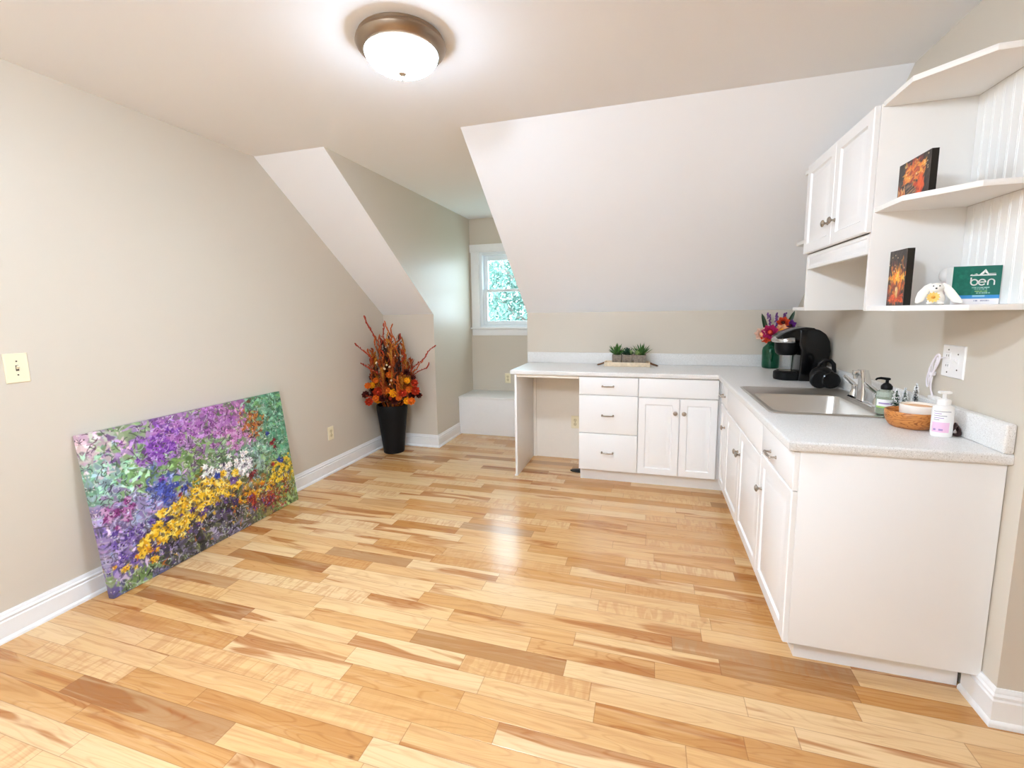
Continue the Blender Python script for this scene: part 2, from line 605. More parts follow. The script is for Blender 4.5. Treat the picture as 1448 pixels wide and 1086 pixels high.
w.box(WX0, WX1, DB, DB + .12, 0, WZ0).box(WX0, WX1, DB, DB + .12, WZ1, H)
struct('wall_dormer_back', w, WALL)
wr = [(YW, 0), (.1, 0), (.1, HK), (0, HK), (YS, H), (YW, H)]
struct('wall_right', MB().prism(wr, (W, 0, 0), (0, 1, 0), (0, 0, 1), (1, 0, 0), .12), WALL)
struct('wall_right_return', MB().box(W + .12, XR, YW, YW + .12, 0, H), WALL)
struct('wall_far_right', MB().box(XR, XR + .1, YR, YW + .12, 0, H), WALL)
struct('wall_rear', MB().box(-.12, XR + .1, YR - .1, YR, 0, H), WALL)

# baseboards: a moulded profile swept along straight runs (mitred at the given ends)
BP = [(0, 0), (.024, 0), (.024, .010), (.021, .017), (.0155, .021), (.0155, .090), (.0105, .094), (.0105, .098), (.0145, .101), (.0145, .107), (.009, .114), (.009, .119), (.0055, .125), (.0045, .130), (0, .130)]


def baseboard(mb, path):
    """path: plan points along the wall; the room lies to the right of travel"""
    n = len(path)
    rings = []
    for i, p in enumerate(path):
        p = Vector((*p, 0))
        d0 = (p - Vector((*path[i - 1], 0))).normalized() if i > 0 else None
        d1 = (Vector((*path[i + 1], 0)) - p).normalized() if i < n - 1 else None
        n0 = Vector((d0.y, -d0.x, 0)) if d0 else None
        n1 = Vector((d1.y, -d1.x, 0)) if d1 else None
        if n0 and n1:
            mm = (n0 + n1)
            mm = mm / (mm.length_squared / 2)
        else:
            mm = n0 or n1
        rings.append([p + mm * a + Vector((0, 0, b)) for a, b in BP])
    vs = [v for r in rings for v in r]
    k = len(BP)
    fs = []
    for i in range(n - 1):
        for j in range(k):
            l = (j + 1) % k
            fs.append((i * k + j, i * k + l, (i + 1) * k + l, (i + 1) * k + j))
    fs.append(tuple(range(k)))
    fs.append(tuple(range((n - 1) * k, n * k)))
    mb.add(vs, fs)
    return mb


struct('baseboard_left', baseboard(MB(), [(0, YR), (0, 0), (XD, 0), (XD, YB)]), TRIM)
struct('baseboard_right', baseboard(MB(), [(W, -2.245), (W, YW), (XR, YW)]), TRIM)
struct('baseboard_rear', baseboard(MB(), [(XR, YR), (0, YR)]), TRIM)

# ------------------------------------------------------------------ window (double hung) in the dormer end
win = MB()
win.box(.600, .70, DB - .02, DB, 1.20, 2.10, .003).box(1.44, 1.54, DB - .02, DB, 1.20, 2.10, .003)   # casing legs
win.box(.586, 1.554, DB - .024, DB, 2.10, 2.19, .003)                                                  # head casing
wobj = struct('window_1', win, TRIM)
sl = MB().box(.585, 1.555, DB - .05, DB + .03, 1.19, 1.21, .004)
sl.box(.60, 1.54, DB - .018, DB, 1.112, 1.19, .003)
struct('window_sill', sl, TRIM, wobj)
fr = MB()
fr.box(.70, .735, DB, DB + .11, 1.21, 2.10, .002).box(1.405, 1.44, DB, DB + .11, 1.21, 2.10, .002)
fr.box(.735, 1.405, DB, DB + .11, 2.065, 2.10, .002).box(.735, 1.405, DB, DB + .11, 1.21, 1.235, .002)
struct('window_frame', fr, VINYLW, wobj)


def sash(x0, x1, z0, z1, y, t, tb, bb, sid):
    m_ = MB()
    m_.box(x0, x0 + sid, y, y + t, z0, z1, .003).box(x1 - sid, x1, y, y + t, z0, z1, .003)
    m_.box(x0 + sid, x1 - sid, y, y + t, z1 - tb, z1, .003).box(x0 + sid, x1 - sid, y, y + t, z0, z0 + bb, .003)
    s_ = struct('window_sash', m_, VINYLW, wobj)
    struct('window_pane', MB().box(x0 + sid - .004, x1 - sid + .004, y + t * .4, y + t * .6, z0 + bb - .004, z1 - tb + .004), GLASS, s_)


sash(.737, 1.403, 1.236, 1.665, DB + .022, .035, .035, .05, .05)
sash(.737, 1.403, 1.632, 2.064, DB + .062, .035, .06, .033, .05)

# ------------------------------------------------------------------ trees outside the window


def tree(name, label, x, y, h, r, seed):
    rd = random.Random(seed)
    t = thing(name, label, 'tree', (x, y, -3.0), 'trees outside the dormer window')
    pts = [(x, y, -3), (x + .05, y, -1), (x - .04, y + .05, 1), (x + .06, y, h - 1.0)]
    m_ = MB().tube(pts, [.22, .18, .14, .05], 10)
    for i in range(7):
        a = rd.uniform(0, 6.28)
        z = rd.uniform(0.2, h - 1.6)
        m_.tube([(x, y, z), (x + .5 * math.cos(a), y + .5 * math.sin(a), z + .35), (x + r * .8 * math.cos(a), y + r * .8 * math.sin(a), z + .9)], [.06, .045, .02], 6)
    obj('trunk', m_, BARK, t)
    f = MB()
    for i in range(5200):
        a, u, q = rd.uniform(0, 6.28), rd.uniform(-1, 1), rd.random() ** .4
        c_ = Vector((x + r * q * math.cos(a) * math.sqrt(1 - u * u), y + r * q * math.sin(a) * math.sqrt(1 - u * u), h * .45 + (h * .62) * q * u))
        d = Vector((rd.uniform(-1, 1), rd.uniform(-1, 1), rd.uniform(-1, .4)))
        f.blade(c_, d, rd.uniform(.10, .19), rd.uniform(.055, .09), n=2)
    fo = obj('foliage', f, FOLI, t, fixn=False)


tree('tree', 'nearer leafy tree outside, seen through the middle of the dormer window', .30, 5.4, 3.6, 1.35, 1)
tree('tree', 'farther leafy tree outside, seen through the left edge of the dormer window', -2.3, 9.0, 4.2, 1.65, 2)
gr = MB().box(-14, 16, 1.6, 30, -3.1, -3.0)
go = obj('ground_outside', gr, mat('lawn_green', '#a3b5a4', 0.9, var=0.3, vscale=2))
go['kind'] = 'structure'

# ------------------------------------------------------------------ window bench
t = thing('window_bench', 'white boxed-in bench filling the dormer below the window', 'bench', ((XD + XE) / 2, YB, 0))
obj('bench_front', MB().box(XD + .002, XE - .002, YB + .008, DB - .001, 0, HB - .02, .002), TRIM, t)
obj('bench_top', MB().box(XD + .001, XE - .001, YB, DB - .0005, HB - .02, HB, .004), TRIM, t)

# ------------------------------------------------------------------ ceiling light
LX, LY = 1.68, -2.37
t = thing('ceiling_light', 'round flush ceiling light with nickel rim and glowing frosted bowl', 'ceiling light', (LX, LY, H))
obj('rim', MB().lathe([(.0, 0), (.165, 0), (.170, -.006), (.170, -.014), (.177, -.020), (.179, -.030), (.174, -.040), (.168, -.047), (.160, -.054), (.150, -.060),
                       (.146, -.060), (.146, -.05), (.0, -.05)], (LX, LY, H), seg=64), LAMPMET, t)
gp = [(.147 * math.sin(a), -.052 - .078 * math.cos(a)) for a in [PI / 2 * i / 12 for i in range(12, -1, -1)]]
obj('glass_bowl', MB().lathe([(0.0, -.051), (.147, -.051)] + [(max(0, r_), h_) for r_, h_ in gp], (LX, LY, H), seg=64), LAMPGL, t)
obj('finial', MB().lathe([(0, -.126), (.016, -.129), (.017, -.132), (.011, -.138), (.005, -.142), (.004, -.147), (.006, -.150), (.004, -.155), (0, -.156)], (LX, LY, H), seg=20), LAMPMET, t)


# ------------------------------------------------------------------ wall plates
def wall_plate(name, label, cat, c, U, V, N, w_, h_, m_, ins, kind, group=None):
    c, U, V, N = map(Vector, (c, U, V, N))
    t = thing(name, label, cat, c, group)

    def pt(a, b, d):
        return c + U * a + V * b + N * d

    def slab(a, b, w2, h2, d0, d1, ch):
        return MB().rings(pt(a - w2 / 2, b - h2 / 2, d0), U, V, N, w2, h2, d1 - d0, [(0, -ch), (ch, 0)])
    obj('plate', slab(0, 0, w_, h_, 0, .006, .003), m_, t)
    if kind == 'switch':
        obj('switch_slot', slab(0, 0, .011, .025, .0055, .0068, .0004), DARKSLOT, t)
        tg = MB().prism([(-.004, .006), (.010, .012), (.012, .007), (0, -.006)], pt(-.0035, 0, .006), N, V, U, .007, .0008)
        obj('toggle', tg, m_, t)
        for b in (.030, -.030):
            obj('screw', MB().lathe([(0, .0058), (.0032, .0058), (.003, .0072), (0, .0076)], c + V * b, N, 12), DARKSLOT, t)
    if kind == 'outlet':
        for b in (.0195, -.0195):
            r_ = obj('receptacle', MB().lathe([(0, .005), (.0165, .005), (.0165, .0075), (.0155, .0082), (0, .0082)], pt(0, b, 0), N, 24), ins, t)
            s_ = MB()
            for a in (-.006, .006):
                q = slab(a, b + .003, .0022, .008, .008, .0086, .0001)
                s_.add(q.v, q.f)
            q = MB().lathe([(0, .008), (.0022, .008), (.0022, .0086), (0, .0086)], pt(0, b - .008, 0), N, 10)
            s_.add(q.v, q.f)
            obj('slot', s_, DARKSLOT, r_)
        obj('screw', MB().lathe([(0, .0055), (.003, .0055), (.0026, .0074), (0, .0076)], c, N, 12), DARKSLOT, t)
    if kind == 'combo':
        obj('switch_slot', slab(.030, 0, .011, .025, .0055, .0066, .0004), ins, t)
        obj('toggle', MB().prism([(-.004, .006), (.010, .012), (.012, .007), (0, -.006)], pt(.0265, 0, .006), N, V, U, .007, .0008), m_, t)
        for b in (.0195, -.0195):
            r_ = obj('receptacle', slab(-.028, b, .030, .028, .0055, .0082, .001), ins, t)
            s_ = MB()
            for a in (-.034, -.022):
                q = slab(a, b + .002, .0022, .008, .008, .0087, .0001)
                s_.add(q.v, q.f)
            obj('slot', s_, DARKSLOT, r_)
        for a, b in ((.030, .030), (.030, -.030), (-.028, .044), (-.028, -.044)):
            obj('screw', MB().lathe([(0, .0056), (.003, .0056), (.0026, .0072), (0, .0076)], pt(a, b, 0), N, 12), DARKSLOT, t)
    return t


X_, Y_, Z_ = (1, 0, 0), (0, 1, 0), (0, 0, 1)
wall_plate('light_switch', 'ivory single toggle light switch on the left wall above the painting', 'light switch', (0, -2.875, 1.178), Y_, Z_, X_, .080, .130, IVORY, IVORYD, 'switch')
wall_plate('wall_outlet', 'ivory electrical outlet low on the left wall between painting and planter', 'outlet', (0, -.908, .356), Y_, Z_, X_, .072, .117, IVORY, IVORYD, 'outlet')
wall_plate('wall_outlet', 'ivory electrical outlet under the window just above the bench', 'outlet', (1.037, DB, .594), X_, Z_, (0, -1, 0), .072, .117, IVORY, IVORYD, 'outlet')
wall_plate('wall_outlet', 'ivory electrical outlet inside the open knee space under the worktop', 'outlet', (2.02, -.020, .356), X_, Z_, (0, -1, 0), .074, .120, IVORY, IVORYD, 'outlet')
wall_plate('wall_outlet', 'white double plate with switch and outlet above the worktop end', 'outlet', (W, -1.988, 1.176), (0, -1, 0), Z_, (-1, 0, 0), .132, .125, WHITEP, WHITEP, 'combo')

# ------------------------------------------------------------------ worktop with sink cut-out and backsplash
SX0, SX1, SY0, SY1 = 3.225, 3.735, -1.84, -1.14


def worktop_mesh():
    xs = [XCL, 2.4, XRI, SX0, SX1, W - .001]
    ys = [YE - .02, SY0, SY1, YCF, -.3, -.0015]
    bm = bmesh.new()
    vt = {}

    def g(i, j):
        if (i, j) not in vt:
            vt[i, j] = bm.verts.new((xs[i], ys[j], CT - .0006))
        return vt[i, j]
    for i in range(len(xs) - 1):
        for j in range(len(ys) - 1):
            cx, cy = (xs[i] + xs[i + 1]) / 2, (ys[j] + ys[j + 1]) / 2
            if cx < XRI and cy < YCF:
                continue
            if SX0 < cx < SX1 and SY0 < cy < SY1:
                continue
            bm.faces.new((g(i, j), g(i + 1, j), g(i + 1, j + 1), g(i, j + 1)))
    r = bmesh.ops.extrude_face_region(bm, geom=bm.faces[:])
    for v in [e for e in r['geom'] if isinstance(e, bmesh.types.BMVert)]:
        v.co.z = CB
    bmesh.ops.recalc_face_normals(bm, faces=bm.faces[:])
    ed = []
    for e in bm.edges:
        a, b = e.verts
        mx, my, mz = (a.co + b.co) / 2
        if len(e.link_faces) == 2 and abs(e.link_faces[0].normal.dot(e.link_faces[1].normal)) < .1 and abs(a.co.z - b.co.z) < 1e-5:
            front = (abs(my - YCF) < 1e-4 and mx < XRI) or (abs(mx - XRI) < 1e-4 and my < YCF) or abs(my - (YE - .02)) < 1e-4 or abs(mx - XCL) < 1e-4
            if front:
                ed.append(e)
    bmesh.ops.bevel(bm, geom=ed, offset=.009, segments=4, affect='EDGES', profile=0.5)
    return MB().bm(bm)


t = thing('worktop', 'light grey speckled laminate L-shaped worktop over the white base cabinets', 'worktop', (2.6, -.3, CB))
obj('countertop', worktop_mesh(), COUNTER, t)
bs = MB().box(XE + .004, W - .03, -.022, -.0015, CT - .001, 1.012, .006, 3)
obj('backsplash', bs, COUNTER, t)
obj('backsplash', MB().box(W - .03, W - .001, YE - .02, -.0015, CT - .001, 1.012, .007, 3), COUNTER, t)
obj('front_cleat', MB().box(1.62, 2.136, YP + .004, YP + .022, CB - .022, CB, .001), CABIN, t)

# ------------------------------------------------------------------ cabinets
DOORP = [(0, -.004), (.004, 0), (.050, 0), (.056, -.009), (.066, -.009), (.088, -.001), (.092, 0)]
SLABP = [(0, -.004), (.0015, -.0012), (.004, 0)]
NB, NR = Vector((0, -1, 0)), Vector((-1, 0, 0))


def front(name, parent, a0, a1, z0, z1, run, prof, x=None, t_=.02, m_=None):
    """a door or drawer front on the back run (a = x) or the right run (a = y)"""
    if run == 'b':
        mb = MB().rings((a0, (YP if x is None else x) + t_, z0), X_, Z_, NB, a1 - a0, z1 - z0, t_, prof)
    else:
        mb = MB().rings(((XP if x is None else x) + t_, a1, z0), (0, -1, 0), Z_, NR, a1 - a0, z1 - z0, t_, prof)
    return obj(name, mb, m_ or CAB, parent)


def pull(parent, c, along, N):
    c, A, N = Vector(c), Vector(along), Vector(N)
    m_ = MB()
    hw = .046
    pts = [c + A * (hw * u) + N * (.022 + .006 * (1 - u * u)) for u in [i / 6 - 1 for i in range(13)]]
    m_.tube(pts, [.0038 + .0022 * (1 - abs(i / 6 - 1)) for i in range(13)], 10)
    for s in (-1, 1):
        m_.lathe([(.0075, 0), (.0068, .003), (.0042, .006), (.004, .018), (.0062, .024), (.0045, .029), (0, .030)], c + A * (s * hw * .93), N, 14)
    return obj('pull', m_, NICKEL, parent)


def knob(parent, c, N):
    m_ = MB().lathe([(.0085, 0), (.008, .003), (.0052, .006), (.0048, .013), (.010, .018), (.0155, .021), (.0165, .0245), (.0145, .0275), (.0118, .0280), (.0112, .0296), (.0065, .0312), (0, .0316)],
                    Vector(c), Vector(N), 24)
    return obj('knob', m_, NICKEL, parent)


def carcass(t, x0, x1, y0, y1, z0=.112, z1=CB - .0015):
    obj('body', MB().box(x0, x1, y0, y1, z0, z1, .001), CAB, t)


# back run ----------------------------------------------------------
t = thing('support_panel', 'white upright panel carrying the free left end of the worktop', 'panel', (1.608, -.3, 0))
obj('board', MB().box(1.599, 1.618, YP, -.022, 0, CB - .001, .001), CAB, t)
obj('foot_glide', MB().box(1.594, 1.606, YP - .008, YP + .006, 0, .014, .002), WHITEP, t)
t = thing('back_panel', 'cream board closing the rear of the open knee space', 'panel', (1.88, -.01, 0))
obj('board', MB().box(1.6, 2.136, -.020, -.001, 0.0, CB - .002), CABIN, t)
obj('batten', MB().box(1.619, 1.648, -.034, -.020, 0, CB - .002, .001), CABIN, t)

D0, D1, D2 = 2.137, 2.597, 3.172
t = thing('drawer_cabinet', 'white three drawer base cabinet beside the open knee space', 'cabinet', ((D0 + D1) / 2, -.3, 0))
carcass(t, D0, D1, YP + .0205, -.023)
obj('toe_kick', MB().box(D0 + .002, D1, -.4965, -.48, 0, .112), CAB, t)
for z0, z1, zc in ((.729, .871, .801), (.417, .724, .566), (.112, .412, .262)):
    d = front('drawer', t, D0 + .002, D1 - .002, z0, z1, 'b', SLABP)
    pull(d, (2.366, YP, zc), X_, NB)
t = thing('base_cabinet', 'white two door base cabinet in the worktop corner facing the room', 'cabinet', ((D1 + D2) / 2, -.3, 0))
carcass(t, D1 + .001, D2 + .03, YP + .0205, -.023)
obj('toe_kick', MB().box(D1, 3.25, -.4965, -.48, 0, .112), CAB, t)
front('false_front', t, D1 + .003, D2 - .002, .726, .871, 'b', SLABP)
mid = 2.901
for a0, a1, kx in ((D1 + .003, mid - .002, 2.869), (mid + .002, D2 - .004, 2.931)):
    d = front('door', t, a0, a1, .112, .720, 'b', DOORP)
    knob(d, (kx, YP, .612), NB)

# right run -----------------------------------------------------------
F0, F1, F2, F3 = -.615, -.858, -1.842, -2.294


def rcab(name, label, ya, yb):
    t = thing(name, label, 'cabinet', (3.45, (ya + yb) / 2, 0))
    return t


t = rcab('corner_cabinet', 'narrow white base cabinet tucked in the inner corner beside the sink cabinet', F0, F1)
carcass(t, XP + .0205, W - .031, F1 + .0005, F0)
obj('toe_kick', MB().box(3.249, 3.265, F1, -.4985, 0, .112), CAB, t)
d = front('drawer', t, F1 + .002, F0 - .004, .712, .869, 'r', SLABP)
pull(d, (XP, -.735, .785), Y_, NR)
d = front('door', t, F1 + .002, F0 - .004, .112, .706, 'r', DOORP)
knob(d, (XP, -.812, .575), NR)
t = rcab('sink_cabinet', 'wide white two door base cabinet under the sink', F1, F2)
# open-topped body so that the basin hangs free inside
bx = MB()
bx.box(XP + .0205, XP + .036, F2 + .0005, F1 - .0005, .112, CB - .0015)
bx.box(W - .05, W - .032, F2 + .0005, F1 - .0005, .112, CB - .0015)
bx.box(XP + .036, W - .05, F2 + .0005, F2 + .018, .112, CB - .0015)
bx.box(XP + .036, W - .05, F1 - .018, F1 - .0005, .112, CB - .0015)
bx.box(XP + .036, W - .05, F2 + .018, F1 - .018, .112, .13)
obj('body', bx, CAB, t)
obj('toe_kick', MB().box(3.249, 3.265, F2, F1, 0, .112), CAB, t)
front('false_front', t, F2 + .002, F1 - .002, .704, .869, 'r', SLABP)
mid = -1.332
for a0, a1, ky in ((F2 + .002, mid - .002, -1.362), (mid + .002, F1 - .002, -1.302)):
    d = front('door', t, a0, a1, .112, .699, 'r', DOORP)
    knob(d, (XP, ky, .556), NR)
t = rcab('end_cabinet', 'white base cabinet with large plain end panel at the near end of the worktop', F2, F3)
carcass(t, XP + .0205, W - .031, F3 + .0005, F2 - .0005)
obj('toe_kick', MB().box(3.249, W - .018, -2.232, -2.216, 0, .112).box(3.249, 3.265, -2.216, F2, 0, .112), CAB, t)
obj('end_panel', MB().box(XP + .0205, W - .003, YE, F3, .112, CB - .001, .001), CAB, t)
d = front('drawer', t, YE + .001, F2 - .002, .722, .869, 'r', SLABP)
pull(d, (XP, -2.045, .775), Y_, NR)
d = front('door', t, YE + .001, F2 - .002, .112, .717, 'r', DOORP)
knob(d, (XP, -1.885, .56), NR)

# ------------------------------------------------------------------ sink and faucet
t = thing('sink', 'stainless steel drop-in sink set into the worktop', 'sink', ((SX0 + SX1) / 2, (SY0 + SY1) / 2, CT))
OX0, OX1, OY0, OY1 = 3.205, 3.750, -1.860, -1.115
BX0, BX1, BY0, BY1 = 3.238, 3.640, -1.822, -1.345


def rrect(x0, x1, y0, y1, r, z, n=6):
    out = []
    for cx, cy, a in ((x1 - r, y1 - r, 0), (x0 + r, y1 - r, PI / 2), (x0 + r, y0 + r, PI), (x1 - r, y0 + r, 1.5 * PI)):
        for i in range(n + 1):
            q = a + PI / 2 * i / n
            out.append((cx + r * math.cos(q), cy + r * math.sin(q), z))
    return out


def loft(mb, loops, cap=True):
    n = len(loops[0])
    vs = [p for l in loops for p in l]
    fs = []
    for i in range(len(loops) - 1):
        for j in range(n):
            k = (j + 1) % n
            fs.append((i * n + j, i * n + k, (i + 1) * n + k, (i + 1) * n + j))
    if cap:
        fs.append(tuple(range((len(loops) - 1) * n, len(loops) * n)))
    return mb.add(vs, fs)


z = CT
rim = loft(MB(), [rrect(OX0, OX1, OY0, OY1, .03, z + .0006), rrect(OX0 + .003, OX1 - .003, OY0 + .003, OY1 - .003, .03, z + .005),
                  rrect(OX0 + .012, OX1 - .012, OY0 + .012, OY1 - .012, .03, z + .006), rrect(OX0 + .016, OX1 - .016, OY0 + .016, OY1 - .016, .03, z + .003),
                  rrect(BX0 - .004, BX1 + .004, BY0 - .004, BY1 + .004, .05, z + .003)], cap=False)
obj('rim', rim, STEEL, t)
bas = loft(MB(), [rrect(BX0 - .004, BX1 + .004, BY0 - .004, BY1 + .004, .05, z + .003), rrect(BX0, BX1, BY0, BY1, .05, z - .004), rrect(BX0 + .006, BX1 - .006, BY0 + .006, BY1 - .006, .05, z - .13),
                  rrect(BX0 + .02, BX1 - .02, BY0 + .02, BY1 - .02, .05, z - .155), rrect(BX0 + .05, BX1 - .05, BY0 + .05, BY1 - .05, .04, z - .162)])
obj('basin', bas, STEEL, t)
obj('drain', MB().lathe([(.04, 0), (.038, .003), (.03, .001), (0, -.002)], ((BX0 + BX1) / 2, (BY0 + BY1) / 2, z - .161), seg=24), CHROME, t)

FX, FZ = 3.700, CT + .006
t = thing('faucet', 'chrome two handle kitchen faucet behind the sink', 'faucet', (FX, -1.53, FZ))
obj('deck_plate', loft(MB(), [rrect(FX - .028, FX + .028, -1.69, -1.37, .027, FZ - .002), rrect(FX - .028, FX + .028, -1.69, -1.37, .027, FZ + .008), rrect(FX - .02, FX + .02, -1.682, -1.378, .02, FZ + .016)]), CHROME, t)
sp = loft(MB(), [rrect(FX - .030, FX + .026, -1.566, -1.494, .012, FZ + .012), rrect(FX - .026, FX + .022, -1.560, -1.500, .012, FZ + .05), rrect(FX - .030, FX + .012, -1.556, -1.504, .012, FZ + .12), rrect(FX - .036, FX - .000, -1.552, -1.508, .012, FZ + .163)])
sp.box(FX - .060, FX - .01, -1.545, -1.515, FZ + .135, FZ + .160, .006)
sp.lathe([(.009, 0), (.009, .02), (0, .02)], (FX - .048, -1.53, FZ + .118), seg=14)
obj('spout', sp, CHROME, t)
for yc, s in ((-1.405, 1), (-1.655, -1)):
    h_ = MB().lathe([(.022, 0), (.021, .012), (.015, .03), (.014, .045), (.0165, .052), (.012, .06), (0, .062)], (FX, yc, FZ + .012), seg=20)
    h_.tube([(FX, yc, FZ + .068), (FX - .02, yc - s * .002, FZ + .085), (FX - .045, yc - s * .004, FZ + .108), (FX - .055, yc - s * .004, FZ + .118)], [.010, .0115, .0105, .006], 10, flat=.6)
    obj('handle', h_, CHROME, t)

# ------------------------------------------------------------------ wall cabinet and corner shelves
UX, UY0, UY1, UZ0, UZ1 = 3.495, -1.98, -1.22, 1.375, 2.155
t = thing('wall_cabinet', 'white two door wall cabinet with open niche below hung over the sink', 'cabinet', (3.65, -1.6, UZ0))
TH = .018
obj('side_panel', MB().box(UX, W - .001, UY0, UY0 + TH, UZ0, UZ1, .001), SHELFM, t)
obj('side_panel', MB().box(UX, W - .001, UY1 - TH, UY1, UZ0, UZ1, .001), SHELFM, t)
obj('top_panel', MB().box(UX, W - .001, UY0 + TH, UY1 - TH, UZ1 - TH, UZ1), SHELFM, t)
obj('bottom_panel', MB().box(UX + .02, W - .001, UY0 + TH, UY1 - TH, 1.665, 1.683), SHELFM, t)
vl = MB().rings((UX + .016, UY1 - TH, 1.600), (0, -1, 0), Z_, NR, UY1 - UY0 - 2 * TH, .080, .016, [(0, -.002), (.002, 0), (.016, 0), (.019, -.003), (.024, -.003), (.03, 0)])
obj('valance', vl, CAB, t)
UM = -1.612
for a0, a1, ky in ((UY0 + .002, UM - .0015, -1.655), (UM + .0015, UY1 - .002, -1.572)):
    d = front('door', t, a0, a1, 1.683, UZ1 - .004, 'r', DOORP, x=UX - .0215)
    knob(d, (UX - .0215, ky, 1.790), NR)

t = thing('corner_shelf', 'white open end shelf unit holding small canvases on the near side of the wall cabinet', 'shelf unit', (3.65, -2.1, UZ0))
poly = [(UX + .004, UY0 - .0008), (UX + .004, -2.18), (3.64, -2.33), (W - .009, -2.33), (W - .009, UY0 - .0008)]
for zt in (UZ0, 1.755, 2.143):
    obj('shelf', MB().prism(poly, (0, 0, zt), X_, Y_, Z_, .019, .001, 1), SHELFM, t)
# beadboard back: narrow boards with V grooves
bd = MB()
yy = UY0 - .001
pitch = .0438
n = 8
prof = [(W - .0008, UY0 - .001)]
pts = []
for i in range(n):
    a, b = yy - pitch * i, yy - pitch * (i + 1)
    pts += [(W - .0085, a - .0025), (W - .0085, b + .009), (W - .0062, b + .0075), (W - .0085, b + .006), (W - .0085, b + .0025), (W - .0055, b)]
prof = [(W - .0008, yy)] + [(W - .0085, yy)] + pts + [(W - .0008, yy - pitch * n)]
obj('beadboard_back', MB().prism(prof, (0, 0, UZ0 + .0195), X_, Y_, Z_, 1.755 - UZ0 - .020), SHELFM, t)
obj('beadboard_back', MB().prism(prof, (0, 0, 1.7745), X_, Y_, Z_, 2.143 - 1.755 - .020), SHELFM, t)

t = thing('corner_shelf', 'white open end shelf unit on the far side of the wall cabinet under the slope', 'shelf unit', (3.65, -1.1, UZ0))
polyf = [(UX + .004, UY1 + .0008), (UX + .004, -1.0), (3.64, -.86), (W - .002, -.86), (W - .002, UY1 + .0008)]
polyt = [(UX + .004, UY1 + .0008), (UX + .004, -1.085), (W - .002, -1.085), (W - .002, UY1 + .0008)]
for zt, pl in ((UZ0, polyf), (1.755, polyf), (2.136, polyt)):
    obj('shelf', MB().prism(pl, (0, 0, zt), X_, Y_, Z_, .019, .001, 1), SHELFM, t)


# ------------------------------------------------------------------ painting routines (colour per vertex of a fine grid)
class Canvas:
    def __init__(s, w_, h_, base):
        s.w, s.h = w_, h_
        s.a = np.zeros((h_, w_, 3)) + np.array(base)
        s.yy, s.xx = np.mgrid[0:h_, 0:w_]

    def dab(s, cx, cy, rx, ry, ang, colr, alpha=1.0, hard=2.5, wob=0.0):
        R = int(max(rx, ry) * 1.5) + 2
        x0, x1, y0, y1 = max(0, int(cx) - R), min(s.w, int(cx) + R + 1), max(0, int(cy) - R), min(s.h, int(cy) + R + 1)
        if x0 >= x1 or y0 >= y1:
            return
        X = s.xx[y0:y1, x0:x1] - cx
        Y = s.yy[y0:y1, x0:x1] - cy
        ca, sa = math.cos(ang), math.sin(ang)
        u, v = (X * ca + Y * sa) / max(rx, .3), (-X * sa + Y * ca) / max(ry, .3)
        d = np.sqrt(u * u + v * v)
        if wob:
            th = np.arctan2(v, u)
            d = d * (1 + wob * np.sin(th * 3 + cx) + wob * .6 * np.sin(th * 5 + cy))
        m_ = np.clip((1.0 - d) * hard * min(rx, ry) * .5 + .5, 0, 1) * alpha
        s.a[y0:y1, x0:x1] = s.a[y0:y1, x0:x1] * (1 - m_[..., None]) + np.array(colr) * m_[..., None]

    def line(s, pts, wd, colr, alpha=1.0):
        for (xa, ya), (xb, yb) in zip(pts, pts[1:]):
            n_ = max(1, int(math.hypot(xb - xa, yb - ya) / max(.7, wd * .7)))
            for i in range(n_):
                q = i / n_
                s.dab(xa + (xb - xa) * q, ya + (yb - ya) * q, wd, wd, 0, colr, alpha)


def hx(c):
    c = c.lstrip('#')
    return [int(c[i:i + 2], 16) / 255 for i in (0, 2, 4)]


